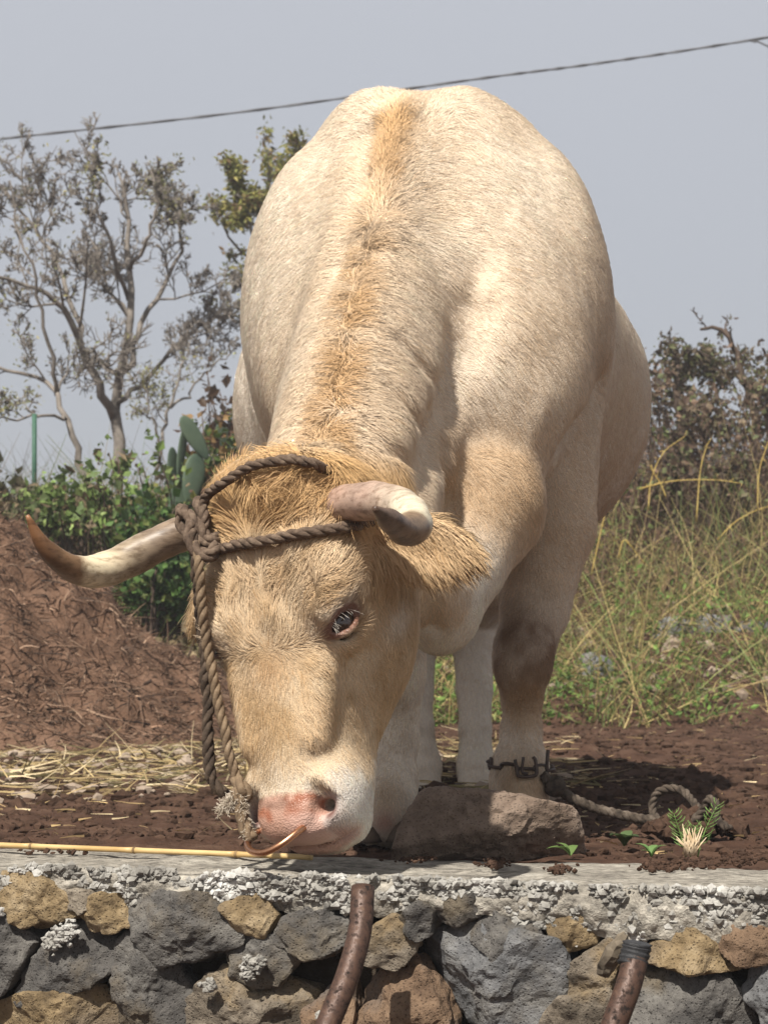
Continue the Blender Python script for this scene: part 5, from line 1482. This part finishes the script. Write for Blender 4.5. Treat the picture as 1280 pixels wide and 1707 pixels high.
tree("olive_tree", "yellow-green leafy tree top showing left of the ox's shoulder", [
    ([(520, 820, 0), (510, 700, 0), (490, 560, 0), (470, 450, 0), (450, 350, 0), (440, 270, 0)], .085, .012, 2),
    ([(480, 500, 0), (440, 420, -.2), (410, 360, -.3), (395, 300, -.3)], .03, .008, 2),
    ([(470, 450, 0), (490, 370, .2), (500, 300, .3), (490, 245, .3)], .03, .008, 2)], 14.5, 74, 5200, [(.30, .29, .08), (.24, .25, .08), (.38, .33, .12), (.19, .20, .08), (.25, .17, .09)], depth=3, kids=(4, 5), leaf_size=.048, ratio=.42, tipr=.003)
TH = [(.13, .10, .065), (.19, .15, .095), (.16, .17, .07), (.09, .065, .05)]
m_brownbark = noise_mat("brown_bark", [(.3, (.05, .036, .028)), (.7, (.14, .10, .075))], scale=12, rough=.95, spec=.1)
tree("thorn_tree", "gnarled dry thorn tree at the right edge above the brush", [
    ([(1262, 760, 0), (1258, 700, 0), (1245, 650, 0), (1232, 610, 0), (1222, 575, 0), (1195, 545, 0), (1165, 550, 0)], .05, .014, 1),
    ([(1248, 655, 0), (1270, 640, 0), (1290, 610, 0), (1275, 590, 0)], .03, .010, 1),
    ([(1232, 610, 0), (1205, 640, 0), (1180, 620, .1), (1170, 590, .1)], .022, .008, 1)], 13.0, 75, 900, TH, depth=2, kids=(3, 6), leaf_size=.045, mat=m_brownbark, group="dry thorn trees on the right bank", ratio=.32)
tree("thorn_tree", "low dry thorn tree just right of the ox's flank", [
    ([(1135, 740, 0), (1130, 680, 0), (1122, 630, 0), (1128, 600, 0), (1110, 585, 0)], .04, .012, 1),
    ([(1125, 650, 0), (1150, 620, .1), (1160, 590, .1)], .02, .008, 1), ([(1128, 690, 0), (1190, 670, .1), (1192, 630, .1), (1175, 600, .1)], .03, .010, 1)], 12.6, 76, 900, TH, depth=2, kids=(3, 6), leaf_size=.045, mat=m_brownbark, group="dry thorn trees on the right bank", ratio=.35)

# right bank: dry brush above, green and yellow herbs below
rg = np.random.default_rng(21)
def bank(n, y0, y1, x0f=.03, x1f=.23):
    y = y0 + (y1 - y0) * rg.random(n); x = y * (x0f + (x1f - x0f) * rg.random(n)); return x, y
x, y = bank(9500, 10.9, 13.6); n = len(x)
hgt = np.clip(.55 + .5 * fbm(np.stack([x, y, 0 * x], -1), 1.6, 3, 61), .15, 1.3)
D_ = np.stack([.5 * rg.normal(size=n), .4 * rg.normal(size=n), .55 + .6 * rg.random(n)], -1)
o = blades("dry_brush", on_ground(x, y), D_, (.25 + .75 * rg.random(n)) * hgt, .0016 + .0026 * rg.random(n), m_dry, 81, tint=colvar(n, [(.13, .075, .055), (.10, .066, .052), (.20, .135, .09), (.075, .05, .04)], .25, 7), bend=.3, segs=3)
tag(o, "tangle of dry reddish brush on the upper bank", "brush", kind="stuff")
x, y = bank(9000, 10.7, 13.6); n = len(x); P0 = on_ground(x, y); hgt = np.clip(.55 + .5 * fbm(np.stack([x, y, 0 * x], -1), 1.6, 3, 61), .1, 1.3); P0[:, 2] += .05 + .75 * rg.random(n) * hgt
o = leaf_cards("brush_leaves", P0, .025 + .05 * rg.random(n), colvar(n, [(.13, .072, .052), (.17, .105, .068), (.15, .19, .06), (.11, .075, .056), (.20, .15, .09)], .25, 8), 82); tag(o, "withered leaves in the dry brush", "brush", kind="stuff")
x, y = bank(5600, 9.05, 11.8, .02, .24); n = len(x)
mask = fbm(np.stack([x, y, 0 * x], -1), 2.4, 3, 4); keep = mask > -.35; x, y, mask = x[keep], y[keep], mask[keep]; n = len(x)
D_ = np.stack([.7 * rg.normal(size=n), .35 * rg.normal(size=n), .55 + .6 * rg.random(n)], -1)
tg = colvar(n, [(.22, .28, .09), (.30, .32, .12), (.16, .20, .07)], .22, 9); ty_ = colvar(n, [(.58, .46, .20), (.46, .37, .16), (.36, .25, .13), (.22, .15, .10)], .22, 10)
pick = (rg.random(n) < np.clip(.66 - .45 * mask + .16 * (y - 10.2), .15, .95))[:, None]
o = blades("bank_grass", on_ground(x, y), D_, (.15 + .70 * rg.random(n) ** 1.6), .0015 + .0028 * rg.random(n), m_leaf, 83, tint=np.where(pick, ty_, tg), bend=.6, segs=4)
tag(o, "mixed green and yellow grass on the right bank", "grass", kind="stuff")
x, y = bank(15000, 8.95, 11.4, .02, .24); n = len(x); mask = fbm(np.stack([x, y, 0 * x], -1), 2.0, 3, 14); keep = mask > -.05; x, y, mask = x[keep], y[keep], mask[keep]; n = len(x)
P0 = on_ground(x, y); P0[:, 2] += .02 + .34 * rg.random(n) ** 1.3 * np.clip(.4 + mask, .2, 1.2)
o = leaf_cards("bank_herbs", P0, .016 + .04 * rg.random(n) ** 2, colvar(n, [(.14, .24, .05), (.19, .28, .07), (.09, .15, .04), (.23, .25, .08), (.26, .20, .09)], .25, 11), 84); tag(o, "low green herbs at the foot of the right bank", "herbs", kind="stuff")
n = 240; x, y = bank(n, 9.3, 11.0, -.02, .24); n = len(x)
o = scatter_lumps("bank_rubble", on_ground(x, y, .01), .012 + .05 * rg.random(n) ** 4, m_peb, 85, flat=.7); tag(o, "pale stones scattered among the weeds of the right bank", "rubble", kind="stuff")
# single yellow stalks arching over the brush
for i, (p0, p1, p2, p3) in enumerate((((1080, 850), (1085, 800), (1105, 755), (1140, 728)), ((1160, 870), (1166, 790), (1175, 750), (1185, 730)), ((1065, 815), (1120, 802), (1190, 800), (1235, 806)), ((1262, 850), (1264, 790), (1275, 750), (1290, 715)), ((1110, 830), (1100, 805), (1090, 790), (1085, 775)), ((985, 960), (1000, 890), (1010, 850), (1015, 835)), ((1195, 900), (1225, 870), (1262, 850), (1300, 840)), ((1030, 930), (1040, 900), (1062, 925), (1075, 940)))):
    mb = MB(); P = spline([np.array(at(*p, 10.6)) for p in (p0, p1, p2, p3)], 14); mb.tube(P, np.linspace(.0045, .002, 14), 5)
    for k in range(3, 14, 2):
        d = nrm(rng.normal(size=3) + np.array((0, 0, .6))); mb.tube([P[k], P[k] + d * .04], [.0025, .001], 3)
    o = mb.build("dry_stalk", m_husk if False else None); o.data.materials.append(bpy.data.materials.get("stalk_yellow") or noise_mat("stalk_yellow", [(.3, (.36, .24, .06)), (.7, (.55, .42, .14))], scale=20, rough=.8))
    tag(o, ("yellow stalk arching up beside the ox's flank", "upright yellow stalk in the middle of the brush", "long yellow stalk lying level across the brush", "yellow stalk rising at the right edge of the picture", "short broken yellow stalk close to the flank", "yellow stalk standing by the ox's foreleg", "yellow stalk bending out at the right edge, below the others", "small hooked yellow stalk low on the bank")[i], "stalk", "yellow stalks on the right bank")
# ledge of rough stones and a pale boulder on the bank
W0, WD, WQ = np.array((0, 10.3, 0)), np.array((1., 0, 0)), np.array((0, 1., 0))
ledge = empty("stone_ledge", tuple(at(1200, 1060, 10.3))); tag(ledge, "low grey stone ledge in the grass of the right bank", "ledge")
for i, (x0, x1) in enumerate(((1085, 1150), (1152, 1215), (1217, 1262), (1264, 1330))):
    poly = [face_at(px, py, 10.3) for px, py in ((x0, 1078), (x0 + 3, 1046 - 4 * (i % 2)), ((x0 + x1) / 2, 1036), (x1 - 3, 1040), (x1, 1080))]
    rock("ledge_stone", poly, .2, .16, "blue", 90 + i, lambda o: pchild(o, ledge), sub=3)
for px, py, w, h, lab in ((990, 1112, 32, 22, "pale grey boulder in the grass right of the foreleg"), (1040, 1145, 30, 14, "low pale stone half sunk in the grass below the ledge")):
    poly = [face_at(px + w * math.cos(t_), py + h * math.sin(t_) * -1, 9.75) for t_ in np.linspace(0, 2 * math.pi, 9)[:-1]]
    W0 = np.array((0, 9.75, 0)); o = rock("bank_boulder", poly, .12, .10, "blue", 97 + w, lambda o: o, sub=3); tag(o, lab, "rock")
W0, WD, WQ = _W0, _WD, _WQ
mb = MB(); mb.tube(spline([np.array(at(x, y, 9.5)) for x, y in ((1052, 1190), (1040, 1140), (1028, 1105), (1018, 1080))], 10), np.linspace(.012, .006, 10), 6); o = mb.build("dead_stem", m_brownbark); tag(o, "dead brown stem standing in the grass right of the foreleg", "stem")

# left bank: bright leafy vines, darker shrub, prickly pear
def shrub(name, label, px, py, d, rx, ry, n, cols, size, seed, group=None):
    rg = np.random.default_rng(seed); c = np.array(at(px, py, d)); sx, sz = rx / FPX * d, ry / FPX * d
    k = n; q = rg.normal(size=(k, 3)); q = unit(q) * (rg.random((k, 1)) ** .45); q = q * (1 + .55 * fbm(q, 2.2, 3, seed + 7))[:, None]; P0 = c + q * np.array((sx, .45 * sx + .15, sz)) * 1.15
    P0 = P0[(fbm(P0, 3.4, 3, seed) > .02) & (P0[:, 2] > gz(P0[:, 0], P0[:, 1]) - .05)]; m = len(P0)
    base = np.array((c[0], c[1], float(gz(c[0], c[1])))); root = empty(name, tuple(base)); tag(root, label, "shrub", group)
    o = pchild(leaf_cards("leaves", P0, size * (.45 + 1.3 * rg.random(m) ** 2), colvar(m, cols, .25, seed), seed, asp=.8), root); tag(o, kind="stuff")
    mb = MB()
    for i in range(16):
        e = P0[rg.integers(0, m)]; b0 = base + np.array((rg.normal() * sx * .3, rg.normal() * .1, -.03)); mb.tube(spline([b0, (b0 + e) / 2 + rg.normal(size=3) * .06, e], 7), np.linspace(.010, .003, 7), 5)
    pchild(mb.build("stems", m_brownbark), root)
BG = [(.20, .29, .08), (.14, .20, .07), (.28, .36, .12), (.10, .13, .05), (.20, .15, .09)]; DG = [(.06, .12, .03), (.09, .16, .04), (.045, .08, .025), (.14, .17, .05)]; MX = [(.10, .15, .04), (.20, .20, .05), (.28, .17, .07), (.08, .11, .035), (.13, .075, .05)]
shrub("leafy_vine", "bright green vine sprawling at the foot of the bare trees", 130, 850, 10.2, 95, 55, 2600, BG, .046, 101)
shrub("leafy_vine", "bright green leafy vine just above the left horn", 225, 840, 10.0, 85, 70, 2800, BG, .044, 102)
shrub("dark_shrub", "dark green shrub behind the left horn, beside the heap", 270, 950, 9.6, 75, 95, 4200, DG, .042, 103)
shrub("mixed_bush", "green and rust coloured bush next to the ox's poll", 365, 800, 10.6, 95, 85, 5200, MX, .045, 104)
shrub("brown_bush", "dry brown bush beside the ox's flank on the left", 370, 690, 12.2, 55, 65, 900, [(.10, .065, .045), (.15, .095, .06), (.08, .055, .04)], .055, 105)
shrub("grey_bush", "dull greyish scrub at the left edge below the trees", 30, 860, 10.4, 60, 50, 1000, [(.13, .12, .07), (.10, .10, .05), (.17, .14, .09)], .055, 106)
shrub("dry_weeds", "pale dry weeds at the right end of the heap", 335, 1090, 8.9, 55, 60, 900, [(.24, .18, .10), (.15, .13, .06), (.30, .24, .15)], .045, 107)
RB = [(.13, .085, .06), (.19, .125, .085), (.14, .12, .07), (.09, .066, .052), (.23, .17, .11), (.17, .19, .08)]
for k, (px, py, d, rx, ry, lab) in enumerate(((1105, 690, 12.4, 50, 75, "dry olive-brown bush touching the ox's flank"), (1150, 640, 13.2, 55, 60, "high ragged bush left of the gnarled thorn tree"), (1180, 720, 12.2, 60, 60, "low brown bush in the middle of the right bank"),
        (1235, 670, 12.9, 60, 75, "tall brown bush under the thorn tree at the right edge"), (1285, 700, 12.3, 50, 90, "dark bush cut by the right edge of the picture"), (1095, 790, 11.6, 45, 50, "small rusty bush low beside the flank"), (1225, 790, 11.5, 70, 45, "broad rusty bush above the yellow grass"))):
    shrub("bank_bush", lab, px, py, d, rx, ry, 1700, RB, .036, 120 + k, "bushes on the right bank")
n = 5200; y = 9.3 + 2.6 * rg.random(n); x = -y * (.02 + .20 * rg.random(n))
D_ = np.stack([.6 * rg.normal(size=n), .35 * rg.normal(size=n), .5 + .6 * rg.random(n)], -1)
o = blades("bank_undergrowth", on_ground(x, y), D_, .08 + .34 * rg.random(n) ** 1.7, .0016 + .0028 * rg.random(n), m_leaf, 86, tint=colvar(n, [(.17, .20, .07), (.28, .22, .11), (.16, .105, .07), (.36, .29, .15), (.11, .14, .05)], .22, 15), bend=.55, segs=3)
tag(o, "straggling dry and green undergrowth on the left bank", "undergrowth", kind="stuff")
m_cact = noise_mat("cactus_green", [(.3, (.055, .085, .055)), (.7, (.10, .135, .085))], scale=8, rough=.55, bump=.2, bdist=.004)
def pad(c, w, h, ang, yawp, seed):
    bm = bmesh.new(); bmesh.ops.create_uvsphere(bm, u_segments=18, v_segments=12, radius=1.0); me = bpy.data.meshes.new("pad")
    for v in bm.verts:
        z = v.co.z; v.co.x *= w * (1 + .22 * z); v.co.y *= w * .22; v.co.z *= h
    bm.transform(Matrix.Translation(c) @ Matrix.Rotation(yawp, 4, 'Z') @ Matrix.Rotation(ang, 4, 'Y')); bm.to_mesh(me); bm.free(); me.polygons.foreach_set("use_smooth", [True] * len(me.polygons)); return me
for lab, d, pads in (("prickly pear cactus with tall upright pads left of the ox's poll", 10.4, ((298, 850, 20, 60, .1, .5), (290, 790, 15, 45, -.1, 1.0), (303, 755, 12, 45, .25, 1.1), (325, 730, 15, 42, -.6, .5), (322, 800, 20, 45, .2, .6), (240, 860, 16, 45, -.1, .7))),
                     ("prickly pear cactus half hidden behind the ox's neck", 11.0, ((395, 800, 26, 50, .1, .3), (408, 735, 24, 45, .35, .3), (375, 745, 18, 42, -.3, .9)))):
    c0_ = at(pads[0][0], pads[0][1], d); root = empty("prickly_pear", (c0_.x, c0_.y, float(gz(c0_.x, c0_.y)))); tag(root, lab, "cactus", "prickly pears on the left bank")
    for i, (px, py, w, h, an, yw) in enumerate(pads): pchild(link("pad", pad(at(px, py, d), w / FPX * d, h / FPX * d, an, yw, i), m_cact), root)
# green post
m_post = noise_mat("green_paint", [(.3, (.03, .09, .06)), (.7, (.06, .14, .09))], scale=30, rough=.6)
mb = MB(); p = at(58, 690, 11.0); mb.tube([(p.x, p.y, float(gz(p.x, p.y)) - .1), (p.x, p.y, p.z)], .014, 10); o = mb.build("fence_post", m_post); tag(o, "thin dark green post left of the bare trees", "post")
# overhead cable
m_cable = noise_mat("cable_black", [(.3, (.07, .07, .075)), (.7, (.14, .14, .145))], scale=40, rough=.7)
cab = empty("overhead_cable", tuple(at(640, 160, 22))); tag(cab, "thin dark cable crossing the sky above the ox", "cable")
P = spline([np.array(at(x, y, 22)) for x, y in ((-900, 318), (-200, 258), (0, 232), (400, 187), (800, 131), (1000, 105), (1250, 67), (1700, -8))], 60)
for k, off in ((0, 0), (1, 1)):
    mb = MB(); ph = np.arange(60) * 1.9 + k * math.pi; mb.tube(P + np.stack([0 * ph, .010 * np.cos(ph), .008 * np.sin(ph)], -1), .0105, 6); pchild(mb.build("wire", m_cable), cab)
mb = MB(); mb.tube(spline([np.array(at(1240, 67, 22)), np.array(at(1258, 70, 22)), np.array(at(1285, 80, 22)), np.array(at(1500, 190, 22))], 12), .010, 6); pchild(mb.build("branch_wire", m_cable), cab)

# ------------------------------------------------------------------ thin mist between here and the trees
hb = bmesh.new(); bmesh.ops.create_cube(hb, size=1.0)
for v in hb.verts:
    v.co.x = -155 if v.co.x < 0 else 155; v.co.y = -65 if v.co.y < 0 else 205; v.co.z = -15.5 if v.co.z < 0 else 9.0
hme = bpy.data.meshes.new("haze"); hb.to_mesh(hme); hb.free()
m_haze = bpy.data.materials.new("mist"); m_haze.use_nodes = True; nt = m_haze.node_tree; nt.nodes.clear()
ho = nt.nodes.new("ShaderNodeOutputMaterial"); pv = nt.nodes.new("ShaderNodeVolumePrincipled")
pv.inputs['Color'].default_value = (.86, .88, .92, 1); pv.inputs['Density'].default_value = .0045; pv.inputs['Anisotropy'].default_value = .2
nt.links.new(pv.outputs[0], ho.inputs['Volume'])
hz_o = link("haze", hme, m_haze); tag(hz_o, "thin grey mist in the air", "mist", kind="stuff")
